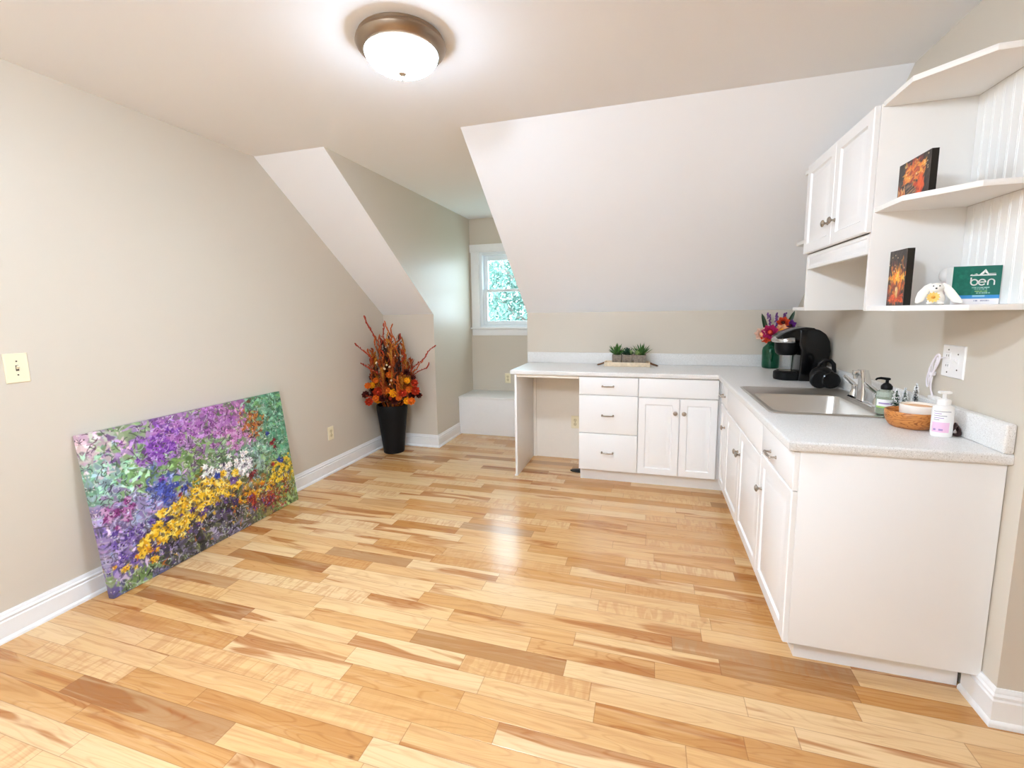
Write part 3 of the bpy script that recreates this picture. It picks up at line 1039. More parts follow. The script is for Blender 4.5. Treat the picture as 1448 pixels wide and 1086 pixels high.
def garden(w_, h_):
    rd = random.Random(3)
    C = Canvas(w_, h_, hx('#8a9a86'))
    A = [  # u, v (from the top left), spread, palette
        (.05, .06, .10, ['#d8b9c4', '#c9a6c0', '#b8c0b0', '#e0c8cc']), (.16, .10, .10, ['#8e6aa8', '#7b9a6a', '#b08ac0', '#93a97c']),
        (.29, .20, .09, ['#8a4fb0', '#a06cc4', '#7a3f9e', '#b389cf']), (.45, .12, .13, ['#a26cb0', '#8a5a98', '#b98ac2', '#7a9a60', '#9c7aa8']),
        (.62, .08, .10, ['#a0609c', '#7a4a80', '#b87ab0', '#6f8a5c']), (.66, .26, .10, ['#b877b0', '#c08ab8', '#98608f', '#8a9a70']),
        (.78, .22, .07, ['#b0602c', '#c77a30', '#8a4a2c', '#7a8a58']), (.92, .12, .13, ['#5f9478', '#4f8468', '#7aa88a', '#6a9a60', '#88b49a']),
        (.92, .40, .13, ['#67a083', '#4e8a6c', '#86b79a', '#6fa070']), (.06, .28, .10, ['#8fc0a0', '#a8d0b8', '#7ab090', '#9ab8c0']),
        (.20, .33, .10, ['#78a060', '#8ab070', '#6a9058', '#9ac0a0']), (.42, .36, .12, ['#7a9c58', '#688c4c', '#8fae70', '#9a80a8']),
        (.55, .38, .10, ['#7fa070', '#93b48a', '#8a70a0', '#6c8c60']), (.27, .50, .08, ['#5a68b8', '#7280c8', '#4a58a4', '#8c98c4']),
        (.10, .55, .12, ['#9c98c0', '#a888b8', '#8a7aac', '#b0aed0']), (.22, .60, .12, ['#98a8c8', '#8898c0', '#a8b4cc', '#9a8cb8']),
        (.08, .76, .12, ['#8672a8', '#7060a0', '#a08abc', '#c4b0c8']), (.75, .46, .12, ['#7fa086', '#8fb09a', '#6a906c', '#9ab0b0']),
        (.68, .56, .10, ['#7a9080', '#8aa090', '#90a0b0', '#607850']), (.45, .62, .12, ['#d8a820', '#b08a30', '#8a90a0', '#c89820']),
        (.85, .62, .10, ['#6f9060', '#84a070', '#5c7c50', '#a0a060']), (.92, .70, .09, ['#c0a030', '#90a050', '#b0a848', '#7c6a90']),
        (.68, .76, .10, ['#b89030', '#7a7a40', '#a86a30', '#8c5a50']), (.85, .84, .10, ['#8a9a50', '#a0582c', '#b07a38', '#9a3c3c']),
        (.24, .78, .12, ['#6a5a90', '#584a80', '#8a78a8', '#403a58']), (.40, .82, .12, ['#4a4a38', '#38382c', '#6a6a50', '#58506c']),
        (.55, .82, .12, ['#565a40', '#3c4030', '#7a7a58', '#6a5a7a']), (.30, .93, .12, ['#605a6a', '#38363c', '#807a90', '#585c3c']),
        (.10, .94, .09, ['#8aa068', '#708c50', '#9cac84', '#6c6a90']), (.55, .96, .12, ['#9088a0', '#70687c', '#605c48', '#a09ab0']),
        (.75, .95, .10, ['#808c58', '#6a7848', '#9a8a50', '#6c5a5c']), (.95, .92, .08, ['#8aa060', '#98b070', '#707c48'])]
    AU = np.array([a[0] for a in A])
    AV = np.array([a[1] for a in A])
    AS = np.array([a[2] for a in A])
    k = w_ / 420.0

    def pal(u, v):
        wgt = np.exp(-((AU - u) ** 2 + ((AV - v) * .7) ** 2) / (2 * (AS * .55) ** 2)) + 1e-9
        i = int(np.searchsorted(np.cumsum(wgt / wgt.sum()), rd.random()))
        return hx(rd.choice(A[min(i, len(A) - 1)][3]))
    for i in range(1500):
        u, v = rd.random(), rd.random()
        C.dab(u * w_, v * h_, rd.uniform(9, 20) * k, rd.uniform(5, 12) * k, rd.uniform(0, PI), pal(u, v), .8, 1.0, .3)
    for i in range(2300):
        u, v = rd.random(), rd.random()
        g_ = rd.uniform(.74, 1.34)
        c_ = [min(1, max(0, q * g_)) for q in pal(u, v)]
        C.dab(u * w_, v * h_, rd.uniform(3, 9) * k, rd.uniform(1.4, 4) * k, rd.uniform(0, PI), c_, .85, 1.6, .22)
    # thin curling outlines
    for i in range(520):
        u, v = rd.random(), rd.random() ** .8
        a, p = rd.uniform(0, 6.28), [(u * w_, v * h_)]
        cv = rd.uniform(-.6, .6)
        for j in range(rd.randint(4, 9)):
            a += cv
            p.append((p[-1][0] + 2.6 * k * math.cos(a), p[-1][1] + 2.6 * k * math.sin(a)))
        cc = rd.choice(['#2c2430', '#3c2c48', '#403828', '#5a2c4c', '#304030', '#d8d0d8', '#c8d8d0'])
        C.line(p, .62 * k, hx(cc), .6)

    def flower(u, v, r, cols, cen, np_=5, dark=True):
        x, y = u * w_, v * h_
        r = r * rd.uniform(1.0, 1.55)
        np_ = rd.choice((4, 5, 5, 6, 7))
        a0 = rd.uniform(0, 6.28)
        if dark:
            C.dab(x, y + .5, r * 1.2, r * .95, 0, hx('#3a3040'), .28, 1.5, .4)
        for j in range(np_):
            a = a0 + 6.28 * j / np_
            C.dab(x + math.cos(a) * r * .55, y + math.sin(a) * r * .45, r * rd.uniform(.42, .7), r * rd.uniform(.3, .5), a + rd.uniform(-.5, .5), hx(rd.choice(cols)), .95, 2.2, .3)
        if rd.random() < .6:
            C.dab(x, y, r * .22, r * .18, 0, hx(cen), .9)
    g = rd.gauss
    for i in range(26):
        flower(.30 + g(0, .045), .20 + g(0, .08), rd.uniform(4, 7) * k, ['#8a48b4', '#a066c8', '#7438a0', '#b48ad4'], '#4c2468', dark=False)
    for i in range(46):
        flower(.52 + g(0, .12), .13 + g(0, .07), rd.uniform(3, 6) * k, ['#a866b4', '#c08cc8', '#8a4c94', '#b07ab8'], '#5a2c5c', dark=False)
    for i in range(20):
        flower(.66 + g(0, .03), .26 + g(0, .05), rd.uniform(3, 6) * k, ['#c47cba', '#d49ccc', '#a85c9c'], '#7c2c5c', dark=False)
    for i in range(22):
        C.dab((.77 + g(0, .025)) * w_, (.25 + g(0, .05)) * h_, 4 * k, 2 * k, rd.uniform(0, 3), hx(rd.choice(['#c86a24', '#e08a34', '#8c3c1c', '#4c2c20'])), .9, 2, .3)
    for i in range(16):
        flower(.27 + g(0, .03), .48 + g(0, .035), rd.uniform(3, 5) * k, ['#4c5cc0', '#6474d0', '#3c48a0'], '#2c2c60')
    for i in range(14):
        flower(.10 + g(0, .04), .50 + g(0, .05), rd.uniform(3, 6) * k, ['#983c88', '#b46cac', '#7c2c70', '#c89cc4'], '#4c1840')
    for i in range(26):
        flower(.10 + g(0, .06), .72 + g(0, .09), rd.uniform(3, 6) * k, ['#6c50a8', '#8468b8', '#543c90', '#9c88c8'], '#2c2050')
    for i in range(26):
        C.dab((.45 + rd.uniform(-.22, .2)) * w_, (.8 + g(0, .06)) * h_, 5 * k, 2.4 * k, rd.uniform(0, 3), hx(rd.choice(['#1c1c1c', '#24241c', '#2c2038'])), .85, 2, .4)
    for i in range(40):
        C.dab(rd.uniform(.12, .6) * w_, rd.uniform(.76, .95) * h_, rd.uniform(2, 5) * k, rd.uniform(1, 2.4) * k, rd.uniform(0, 3), hx(rd.choice(['#1a1a1c', '#20241c', '#c87028', '#7c6ca8', '#8c9458', '#e0a828'])), .85, 2, .4)
    # whites
    for i in range(70):
        uu = rd.uniform(.44, .72)
        flower(uu, .52 - (uu - .5) * .12 + g(0, .045), rd.uniform(3.5, 6.5) * k, ['#f4eee8', '#ffffff', '#e4dce0', '#d8e0dc'], rd.choice(['#c8a050', '#2c2c2c', '#806080']))
    for i in range(14):
        C.dab(rd.uniform(.42, .85) * w_, rd.uniform(.36, .48) * h_, 4 * k, 1.3 * k, rd.uniform(-.5, .2), hx(rd.choice(['#f0f0e4', '#e8d8d0', '#d0e8dc'])), .9, 2)
    # the yellow drift
    for i in range(135):
        uu = min(.62, max(.14, g(.38, .11)))
        vv = .78 - (uu - .14) * .46 + g(0, .055)
        flower(uu, vv, rd.uniform(4, 7.5) * k, ['#f2c01c', '#eeb814', '#fade60', '#e4a812', '#f8d040', '#fbe680'], rd.choice(['#8a5a10', '#c07c10', '#3c2c14']))
    for i in range(34):
        flower(rd.uniform(.58, .84), .76 + g(0, .03), rd.uniform(2.5, 5) * k, ['#f0c020', '#e4a018', '#d87820', '#f4d040'], '#7c4410')
    for i in range(34):
        flower(rd.uniform(.84, .99), .66 + g(0, .045), rd.uniform(2.5, 5) * k, ['#f4cc24', '#e8b818', '#f8dc50'], '#806010')
    for i in range(14):
        flower(rd.uniform(.02, .2), rd.uniform(.80, .9), rd.uniform(2.5, 5) * k, ['#f0b820', '#f4cc40', '#e08820'], '#80500c')
    for i in range(18):
        flower(rd.uniform(.64, .86), .85 + g(0, .04), rd.uniform(2.5, 5) * k, ['#a82c28', '#c84838', '#7c1c28', '#c86c34', '#7848a0'], '#401018')
    for uu, vv, rr in ((.71, .62, 7), (.735, .60, 5), (.88, .42, 4), (.90, .40, 4), (.895, .46, 3.5), (.33, .55, 4), (.86, .60, 4)):
        flower(uu, vv, rr * k, ['#a01c2c', '#c03040', '#741420'], '#300c10')
    flower(.60, .60, 8 * k, ['#6c4890', '#8464a8', '#5c3c80'], '#c8b8d8', 7)
    for uu, vv in ((.91, .58), (.925, .60), (.86, .33), (.52, .52), (.35, .52)):
        flower(uu, vv, 4.5 * k, ['#2c3c98', '#4458b4', '#243080'], '#181c40')
    for i in range(16):
        flower(rd.uniform(.3, .6), rd.uniform(.68, .84), rd.uniform(3, 5) * k, ['#5c3c88', '#7858a0', '#3c2c60'], '#d8b040')
    lum = C.a.mean(axis=2, keepdims=True)
    C.a = lum + (C.a - lum) * .84
    C.a = np.clip((C.a - .5) * 1.15 + .455, 0.02, 1)
    for i in range(420):
        a, p = rd.uniform(0, 6.28), [(rd.random() * w_, rd.random() * h_)]
        cv = rd.uniform(-.7, .7)
        for j in range(rd.randint(3, 7)):
            a += cv
            p.append((p[-1][0] + 2.2 * k * math.cos(a), p[-1][1] + 2.2 * k * math.sin(a)))
        C.line(p, .55 * k, hx(rd.choice(['#2c2430', '#2a2c20', '#38243c', '#e8e4e4', '#c8dccc', '#3c2018'])), .6)
    for i in range(900):
        u, v = rd.random(), rd.random()
        C.dab(u * w_, v * h_, rd.uniform(.8, 1.8) * k, rd.uniform(.6, 1.2) * k, rd.uniform(0, 3), hx(rd.choice(['#f0ece4', '#2c2830', '#24201c', '#e8c8d8', '#d8e8d8'])), .8)
    return C.a


def ember(w_, h_, seed, tall):
    rd = random.Random(seed)
    C = Canvas(w_, h_, hx('#2c2422'))
    for i in range(260):
        C.dab(rd.random() * w_, rd.random() * h_, rd.uniform(4, 11), rd.uniform(3, 6), rd.uniform(0, 3), hx(rd.choice(['#2a2322', '#3a302c', '#4a3f3a', '#201a1c'])), .6, 1.2, .2)
    if tall:
        for i in range(200):
            v = rd.betavariate(2, 1.3)
            C.dab((.5 + rd.gauss(0, .17 + .08 * v)) * w_, (.18 + .75 * v) * h_, rd.uniform(1.5, 5), rd.uniform(4, 10), rd.uniform(-.4, .4), hx(rd.choice(['#a03c24', '#c85a24', '#7a2c2c', '#e08a2c', '#5a3834'])), .7, 1.8, .3)
        for i in range(40):
            C.dab((.5 + rd.gauss(0, .22)) * w_, (.47 + rd.gauss(0, .05)) * h_, rd.uniform(2, 4), rd.uniform(4, 8), rd.uniform(-.3, .3), hx(rd.choice(['#f0a028', '#f8c84c', '#e87820'])), .85, 2, .3)
        for i in range(40):
            C.dab(rd.uniform(.1, .9) * w_, (.88 + rd.gauss(0, .03)) * h_, rd.uniform(3, 6), rd.uniform(2, 4), 0, hx(rd.choice(['#d85420', '#f07028', '#a83418'])), .85, 2, .3)
        for i in range(10):
            C.dab((.56 + rd.gauss(0, .04)) * w_, (.74 + rd.gauss(0, .05)) * h_, 2.4, 5, .1, hx(rd.choice(['#f0e0b0', '#d8b878'])), .85)
    else:
        for i in range(150):
            u = rd.uniform(.2, .8)
            C.dab(u * w_, (.34 + rd.gauss(0, .11)) * h_, rd.uniform(4, 9), rd.uniform(2, 5), rd.uniform(-.5, .2), hx(rd.choice(['#b0402c', '#d86828', '#f09038', '#8a3834', '#e8a848'])), .75, 1.8, .3)
        for i in range(44):
            C.dab((.72 + rd.gauss(0, .06)) * w_, (.78 + rd.gauss(0, .1)) * h_, rd.uniform(2, 5), rd.uniform(5, 10), rd.uniform(-.3, .3), hx(rd.choice(['#c83c1c', '#a82818', '#e0602c'])), .85, 2, .3)
        for i in range(22):
            C.dab((.12 + rd.gauss(0, .06)) * w_, (.78 + rd.gauss(0, .07)) * h_, 3, 6, 0, hx(rd.choice(['#d87834', '#a84c24', '#e8b070'])), .8, 2, .3)
        for i in range(22):
            C.dab(rd.uniform(.25, .6) * w_, rd.uniform(.6, .92) * h_, 8, 1.6, -.25, hx(rd.choice(['#8a6a58', '#b08858', '#5a4c50'])), .8, 2)
    for i in range(14):
        C.dab(rd.random() * w_, rd.uniform(.05, .5) * h_, 1.6, 1.6, 0, hx('#f0d8a8'), .85)
    return C.a


def painted_slab(name, img, O, U, V, N, w_, h_, depth, m_, parent=None, edge_from='img', edge_col=None, loc=None):
    """a box w x h x depth, the front a fine grid carrying the picture in a colour attribute; O = lower left of the front"""
    gh, gw = img.shape[:2]
    O, U, V, N = map(Vector, (O, U, V, N))
    off = wpos(parent) if parent else Vector(loc)
    us = np.linspace(0, w_, gw)
    vs_ = np.linspace(h_, 0, gh)
    P = np.array(O - off)[None, None] + np.array(U)[None, None] * us[None, :, None] + np.array(V)[None, None] * vs_[:, None, None]
    front_v = P.reshape(-1, 3)
    idx = np.arange(gw * gh).reshape(gh, gw)
    q = np.stack([idx[1:, :-1], idx[1:, 1:], idx[:-1, 1:], idx[:-1, :-1]], -1).reshape(-1, 4)
    cols = img.reshape(-1, 3)
    # border loop, doubled so the edge has its own colour, then carried back in steps (a gallery wrap mirrors the picture)
    rr_ = [(0, j) for j in range(gw)] + [(i, gw - 1) for i in range(1, gh)] + [(gh - 1, j) for j in range(gw - 2, -1, -1)] + [(i, 0) for i in range(gh - 2, 0, -1)]
    nb = len(rr_)
    b1 = P[[r_[0] for r_ in rr_], [r_[1] for r_ in rr_]]
    STEPS = 8 if edge_col is None else 1
    vv, cc = [front_v], [cols]
    inset = max(1, int(depth / w_ * gw / STEPS))
    for k_ in range(STEPS + 1):
        vv.append(b1 - np.array(N) * depth * k_ / STEPS)
        if edge_col is None:
            cc.append(np.array([img[min(max(r_[0], k_ * inset), gh - 1 - k_ * inset), min(max(r_[1], k_ * inset), gw - 1 - k_ * inset)] for r_ in rr_]))
        else:
            cc.append(np.tile(np.array(edge_col), (nb, 1)))
    V_all = np.vstack(vv)
    C_all = np.vstack(cc)
    n0 = gw * gh
    faces = [tuple(f) for f in q.tolist()]
    for k_ in range(STEPS):
        o0, o1 = n0 + nb * k_, n0 + nb * (k_ + 1)
        for i in range(nb):
            j = (i + 1) % nb
            faces.append((o0 + i, o0 + j, o1 + j, o1 + i))
    faces.append(tuple(n0 + nb * STEPS + i for i in range(nb)))
    me = bpy.data.meshes.new(name)
    me.from_pydata(V_all.tolist(), [], faces)
    at = me.color_attributes.new('Col', 'FLOAT_COLOR', 'POINT')
    la = np.where(C_all <= .04045, C_all / 12.92, ((C_all + .055) / 1.055) ** 2.4)
    at.data.foreach_set('color', np.hstack([la, np.ones((len(la), 1))]).astype(np.float32).ravel())
    me.materials.append(m_)
    me.update()
    o = bpy.data.objects.new(name, me)
    if parent:
        o.parent = parent
    else:
        o.location = off
    COL.objects.link(o)
    return o


# large canvas leaning on the left wall
PB, PTop = Vector((.142, -2.716, .003)), Vector((.043, -2.716, .832))
Vd = (PTop - PB)
ph = Vd.length
Vd.normalize()
pn = Vector((0, 1, 0)).cross(Vd).normalized()
if pn.x < 0:
    pn = -pn
p = painted_slab('painting', garden(430, 292), PB, Y_, Vd, pn, 1.236, ph, .036, PAINTED, loc=(.12, -2.1, 0))
tag(p, 'large unframed canvas of purple and yellow garden flowers leaning on the left wall', 'painting')

# ------------------------------------------------------------------ planter and dried arrangement
PX, PY = .205, -.235
t = thing('planter', 'tall black tapered floor planter standing in the back left corner', 'planter', (PX, PY, 0))
obj('pot', MB().lathe([(0, 0), (.098, 0), (.102, .004), (.104, .02), (.122, .2), (.140, .36), (.150, .44), (.152, .485), (.150, .490), (.143, .490), (.141, .484), (.139, .44), (.134, .40)], (PX, PY, 0), seg=48), BLACKPOT, t)
obj('filler', MB().lathe([(.1345, .40), (.136, .455), (.08, .470), (0, .474)], (PX, PY, 0), seg=32), SOIL, t)

t = thing('dried_flower_arrangement', 'tall rust, amber and red dried flower and twig arrangement in the black floor planter', 'flower arrangement', (PX, PY, .45))
rd = random.Random(21)


def branch(tip, base=None, bend=.06, n=14, buds=BUDR, bs=.012, frac=.35, r0=.0050):
    bs *= 1.18
    base = base or (PX + rd.uniform(-.07, .07), PY + rd.uniform(-.07, .07), .47)
    b, tp = Vector(base), Vector(tip)
    ctrl = Vector((b.x + (tp.x - b.x) * .35 + rd.uniform(-.02, .02), b.y + (tp.y - b.y) * .35, b.z + (tp.z - b.z) * .72))
    ph_ = rd.uniform(0, 6)
    pts = []
    for i in range(n + 1):
        q = i / n
        p_ = b * ((1 - q) ** 2) + ctrl * (2 * q * (1 - q)) + tp * (q * q)
        k_ = bend * q * (1 - q * .3) * .35
        p_ += Vector((math.sin(ph_ + q * 15) * k_, math.cos(ph_ + q * 13) * k_ * .5, math.cos(ph_ + q * 16) * k_ * .5))
        p_.x = max(p_.x, .02)
        p_.y = min(p_.y, -.02)
        pts.append(p_)
    st = obj('twig', MB().tube(pts, [r0 * (1 - .6 * i / n) for i in range(n + 1)], 6), STEMB, t)
    m_ = MB()
    ln_ = sum((pts[i + 1] - pts[i]).length for i in range(n)) * (1 - frac)
    nb = max(4, int(ln_ / (bs * 1.55)))
    for i in range(nb + 1):
        q = frac + (1 - frac) * i / nb
        f = q * n
        i0 = min(int(f), n - 1)
        p_ = pts[i0].lerp(pts[i0 + 1], f - i0)
        d = (pts[i0 + 1] - pts[i0]).normalized() + Vector((rd.uniform(-.5, .5), rd.uniform(-.5, .5), rd.uniform(-.2, .5)))
        s_ = bs * rd.uniform(.8, 1.25)
        m_.ball(p_ + d.normalized() * s_ * .5, (s_ * .45, s_ * .45, s_), 7, 5, d)
    obj('buds', m_, buds, st)


def TP(px, py, y=None, x=None):
    """a point on the sight line of a branch tip, used only to measure the tips from the photograph"""
    return (px, py, y)


for tip, bud, fr_, bs in [((.10, -.585, 1.105), BUDR, .55, .012), ((.07, -.40, 1.345), BUDR, .72, .015), ((.115, -.20, 1.285), BUDR, .68, .013), ((.209, -.25, 1.295), BUDO, .35, .012),
                          ((.26, -.24, 1.27), BUDO, .3, .012), ((.70, -.22, 1.062), BUDR, .5, .013), ((.655, -.25, .905), BUDR, .55, .012), ((.60, -.27, .92), BUDO, .5, .011),
                          ((.545, -.28, .60), BUDR, .6, .017), ((.09, -.50, .915), BUDR, .65, .014), ((.32, -.22, 1.19), BUDR, .3, .014), ((.08, -.33, 1.175), BUDO, .3, .016),
                          ((.40, -.26, 1.02), BUDR, .35, .015), ((.13, -.3, 1.15), BUDR, .3, .014), ((.09, -.45, .60), BUDR, .75, .015), ((.17, -.2, 1.12), BUDO, .25, .014),
                          ((.36, -.3, 1.08), BUDO, .3, .013), ((.05, -.36, 1.03), BUDO, .35, .014), ((.28, -.33, 1.12), BUDR, .3, .013), ((.44, -.3, .88), BUDO, .4, .013)]:
    branch(tip, buds=bud, frac=fr_, bs=bs, bend=.09 if fr_ < .5 else .07)
# upright leafy sprays
for i in range(58):
    a = rd.uniform(0, 6.28)
    q = rd.uniform(.02, .20)
    x, y = PX + q * math.cos(a) * 1.15 + .01, PY - .03 + q * math.sin(a)
    x = max(x, .04)
    y = min(y, -.04)
    hz = rd.uniform(.78, 1.2) - q * .9
    m_ = MB().tube([(PX + (x - PX) * .4, PY + (y - PY) * .4, .46), (x, y, (hz + .5) / 2), (x + rd.uniform(-.02, .02), y, hz)], [.004, .0035, .002], 5)
    for j in range(17):
        zz = .58 + (hz - .56) * j / 16
        aa = rd.uniform(0, 6.28)
        kx = PX + (x - PX) * min(1, .4 + (zz - .46) / (hz - .46))
        ky = PY + (y - PY) * min(1, .4 + (zz - .46) / (hz - .46))
        m_.blade((kx, ky, zz), (math.cos(aa) * .6, math.sin(aa) * .6, .8), rd.uniform(.05, .09), rd.uniform(.018, .032), curl=rd.uniform(-.3, .4), n=3)
    obj('leaf_spray', m_, rd.choice([LEAFO, LEAFR, LEAFR, BUDO, LEAFO, LEAFR, LEAFD]), t, fixn=False)


def bloom(c, r, m_, d, layers=3, petals=8, name='flower_head', core=None):
    d = Vector(d).normalized()
    u = d.orthogonal().normalized()
    w2 = d.cross(u)
    mb = MB()
    for l in range(layers):
        el = .25 + .5 * l / max(1, layers - 1)
        for j in range(petals):
            a = 6.28 * (j + .5 * l) / petals
            o_ = u * math.cos(a) + w2 * math.sin(a)
            mb.blade(Vector(c) + o_ * r * .08, o_ * (1 - el) + d * el, r * (1.05 - .22 * l), r * .75, up=d, curl=.25, n=4, tip=.3)
    f = obj(name, mb, m_, t, fixn=False)
    if core:
        obj('flower_center', MB().ball(Vector(c) + d * r * .35, r * .3, 10, 6), core, f)
    return f


cam_d = Vector((.55, -.8, .25))
for (c_, r_, m_) in [((.150, -.385, .552), .040, YELF), ((.318, -.375, .626), .040, YELF), ((.440, -.345, .553), .034, YELF), ((.082, -.375, .700), .030, YELF), ((.440, -.335, .745), .030, YELF),
                     ((.140, -.375, .632), .048, REDF), ((.405, -.365, .632), .040, REDF), ((.508, -.31, .725), .034, REDF), ((.25, -.39, .655), .034, ORAF), ((.465, -.33, .665), .032, ORAF),
                     ((.09, -.36, .60), .038, MAROON), ((.33, -.395, .56), .036, MAROON), ((.475, -.31, .60), .034, MAROON), ((.215, -.405, .575), .036, MAROON), ((.075, -.35, .77), .034, MAROON),
                     ((.42, -.3, .82), .034, MAROON), ((.48, -.28, .77), .026, MAROON), ((.10, -.33, .84), .03, MAROON), ((.37, -.38, .58), .028, ORAF), ((.30, -.40, .59), .024, REDF),
                     ((.115, -.36, .745), .028, ORAF), ((.20, -.37, .70), .03, REDF), ((.36, -.34, .72), .03, REDF), ((.25, -.33, .80), .03, ORAF), ((.525, -.33, .655), .042, REDF), ((.50, -.36, .555), .036, ORAF), ((.065, -.455, .615), .036, MAROON), ((.075, -.435, .705), .030, ORAF), ((.10, -.475, .555), .038, REDF), ((.545, -.30, .60), .028, MAROON), ((.16, -.44, .585), .030, ORAF)]:
    d = cam_d + Vector((rd.uniform(-.3, .3), rd.uniform(-.2, .2), rd.uniform(-.2, .3)))
    bloom(c_, r_ * 1.12, m_, d, core=(None if m_ is MAROON else m_))
for i in range(34):
    bm_ = MB()
    a = rd.uniform(0, 6.28)
    q = rd.uniform(.08, .18)
    bm_.ball((max(.03, PX + q * math.cos(a) + .03), min(-.05, PY - .06 + q * math.sin(a) * .9), rd.uniform(.56, 1.0)), rd.uniform(.007, .011), 8, 6)
    obj('berry', bm_, BEIGEB, t)
bm_ = MB()
for i in range(130):
    a = rd.uniform(0, 6.28)
    q = rd.uniform(.02, .15)
    bm_.blade((max(.04, PX + .02 + q * math.cos(a)), min(-.06, PY - .03 + q * math.sin(a)), rd.uniform(.5, .68)), (math.cos(a), math.sin(a), rd.uniform(-.1, .9)), rd.uniform(.05, .09), rd.uniform(.02, .034), curl=.2, n=3)
obj('filler_leaves', bm_, LEAFD, t, fixn=False)

# nothing of the arrangement pokes into the two walls of the corner
for o_ in t.children_recursive:
    w0 = wpos(o_)
    for v_ in o_.data.vertices:
        v_.co.x = max(v_.co.x, .004 - w0.x)
        v_.co.y = min(v_.co.y, -.004 - w0.y)

# ------------------------------------------------------------------ worktop items, back run
ty = -.155
t = thing('wooden_tray', 'small whitewashed wood tray with rope handles under the succulents', 'tray', (2.49, ty, CT))
m_ = MB().box(2.305, 2.675, ty - .06, ty + .06, CT, CT + .008, .001)
obj('tray_base', m_, TRAYW, t)
m_ = MB().box(2.300, 2.680, ty - .068, ty - .060, CT, CT + .036, .0015).box(2.300, 2.680, ty + .060, ty + .068, CT, CT + .036, .0015)
m_.box(2.300, 2.308, ty - .060, ty + .060, CT, CT + .036, .0015).box(2.672, 2.680, ty - .060, ty + .060, CT, CT + .036, .0015)
obj('tray_rim', m_, TRAYW, t)
for s, x0 in ((-1, 2.300), (1, 2.680)):
    obj('rope_handle', MB().tube([(x0, ty - .035, CT + .026), (x0 + s * .025, ty - .034, CT + .016), (x0 + s * .055, ty - .02, CT + .007), (x0 + s * .062, ty, CT + .006), (x0 + s * .055, ty + .02, CT + .007), (x0 + s * .025, ty + .034, CT + .016), (x0, ty + .035, CT + .026)], .005, 8), ROPE, t)


def succulent(label, x, w_, kind):
    t = thing('potted_succulent', label, 'plant', (x, ty, CT + .008), 'succulents on the wooden tray')
    z0, z1 = CT + .0085, CT + .098
    h = w_ / 2
    pot = loft(MB(), [rrect(x - h * .94, x + h * .94, ty - h * .94, ty + h * .94, .004, z0, 2), rrect(x - h, x + h, ty - h, ty + h, .004, z1, 2), rrect(x - h + .006, x + h - .006, ty - h + .006, ty + h - .006, .003, z1, 2),
                      rrect(x - h + .007, x + h - .007, ty - h + .007, ty + h - .007, .003, z1 - .012, 2)])
    pot.add(rrect(x - h * .94, x + h * .94, ty - h * .94, ty + h * .94, .004, z0, 2), [tuple(range(12))])
    obj('pot', pot, GREYWOOD, t)
    rr = random.Random(int(x * 1000))
    L_ = MB()
    if kind == 'agave':
        for i in range(26):
            a = i * 2.4
            el = .25 + .75 * (i / 26)
            L_.blade((x + .008 * math.cos(a), ty + .008 * math.sin(a), z1 - .008), (math.cos(a) * (1.1 - el), math.sin(a) * (1.1 - el), el), rr.uniform(.075, .11), .020, curl=.12, n=5, fold=.35)
        obj('leaves', L_, SUCC1, t, fixn=False)
    elif kind == 'rosette':
        for i in range(34):
            a = i * 2.4
            el = .1 + .8 * (i / 34)
            L_.blade((x + .006 * math.cos(a), ty + .006 * math.sin(a), z1 - .006), (math.cos(a) * (1.1 - el), math.sin(a) * (1.1 - el), el), rr.uniform(.045, .07), .026, curl=.25, n=4, fold=.4, tip=.2)
        obj('leaves', L_, SUCC2, t, fixn=False)
        P_ = MB()
        for i in range(16):
            a = i * 2.4
            el = .2 + .7 * i / 16
            P_.blade((x + .03, ty - .02, z1 + .005), (math.cos(a) * (1.1 - el), math.sin(a) * (1.1 - el), el), .038, .016, curl=.2, n=3)
        for dx, hh in ((.045, .085), (-.04, .1)):
            P_.blade((x + dx * .6, ty, z1), (dx, -.01, hh), hh, .012, n=4)
        obj('pale_leaves', P_, SUCC3, t, fixn=False)
    else:
        for i in range(30):
            a = i * 2.4
            el = .45 + .55 * (i / 30)
            L_.blade((x + .012 + .012 * math.cos(a), ty + .012 * math.sin(a), z1 - .008), (math.cos(a) * (1.15 - el), math.sin(a) * (1.15 - el), el), rr.uniform(.075, .115), .014, curl=.05, n=5, fold=.35)
        obj('leaves', L_, SUCC1, t, fixn=False)
        P_ = MB()
        for i in range(24):
            a = i * 2.4
            el = .1 + .8 * i / 24
            P_.blade((x - .018, ty - .028, z1 - .002), (math.cos(a) * (1.1 - el), math.sin(a) * (1.1 - el), el), .042, .022, curl=.3, n=4, tip=.3)
        obj('pale_leaves', P_, SUCC3, t, fixn=False)


succulent('spiky green succulent in grey wood pot at the left end of the tray', 2.405, .080, 'agave')
succulent('dark rosette succulent in grey wood pot in the middle of the tray', 2.492, .078, 'rosette')
succulent('tall fine-leaved succulent in wide grey wood pot at the right end of the tray', 2.595, .100, 'fine')

# green glass vase with the bouquet
VX, VY = 3.605, -.105
t = thing('glass_vase', 'green glass bottle vase in the back right corner of the worktop', 'vase', (VX, VY, CT))
obj('vessel', MB().lathe([(0, 0), (.052, 0), (.060, .006), (.062, .03), (.063, .14), (.058, .165), (.040, .185), (.030, .195), (.029, .215), (.036, .225), (.036, .228), (.030, .228), (.025, .215), (.026, .195), (.036, .182),
                           (.053, .163), (.058, .14), (.057, .03), (.052, .010), (0, .008)], (VX, VY, CT), seg=40), GREENGL, t)
t = thing('flower_bouquet', 'colourful artificial bouquet in the green glass vase', 'flowers', (VX, VY, CT + .1))
z0 = CT + .012
heads = []


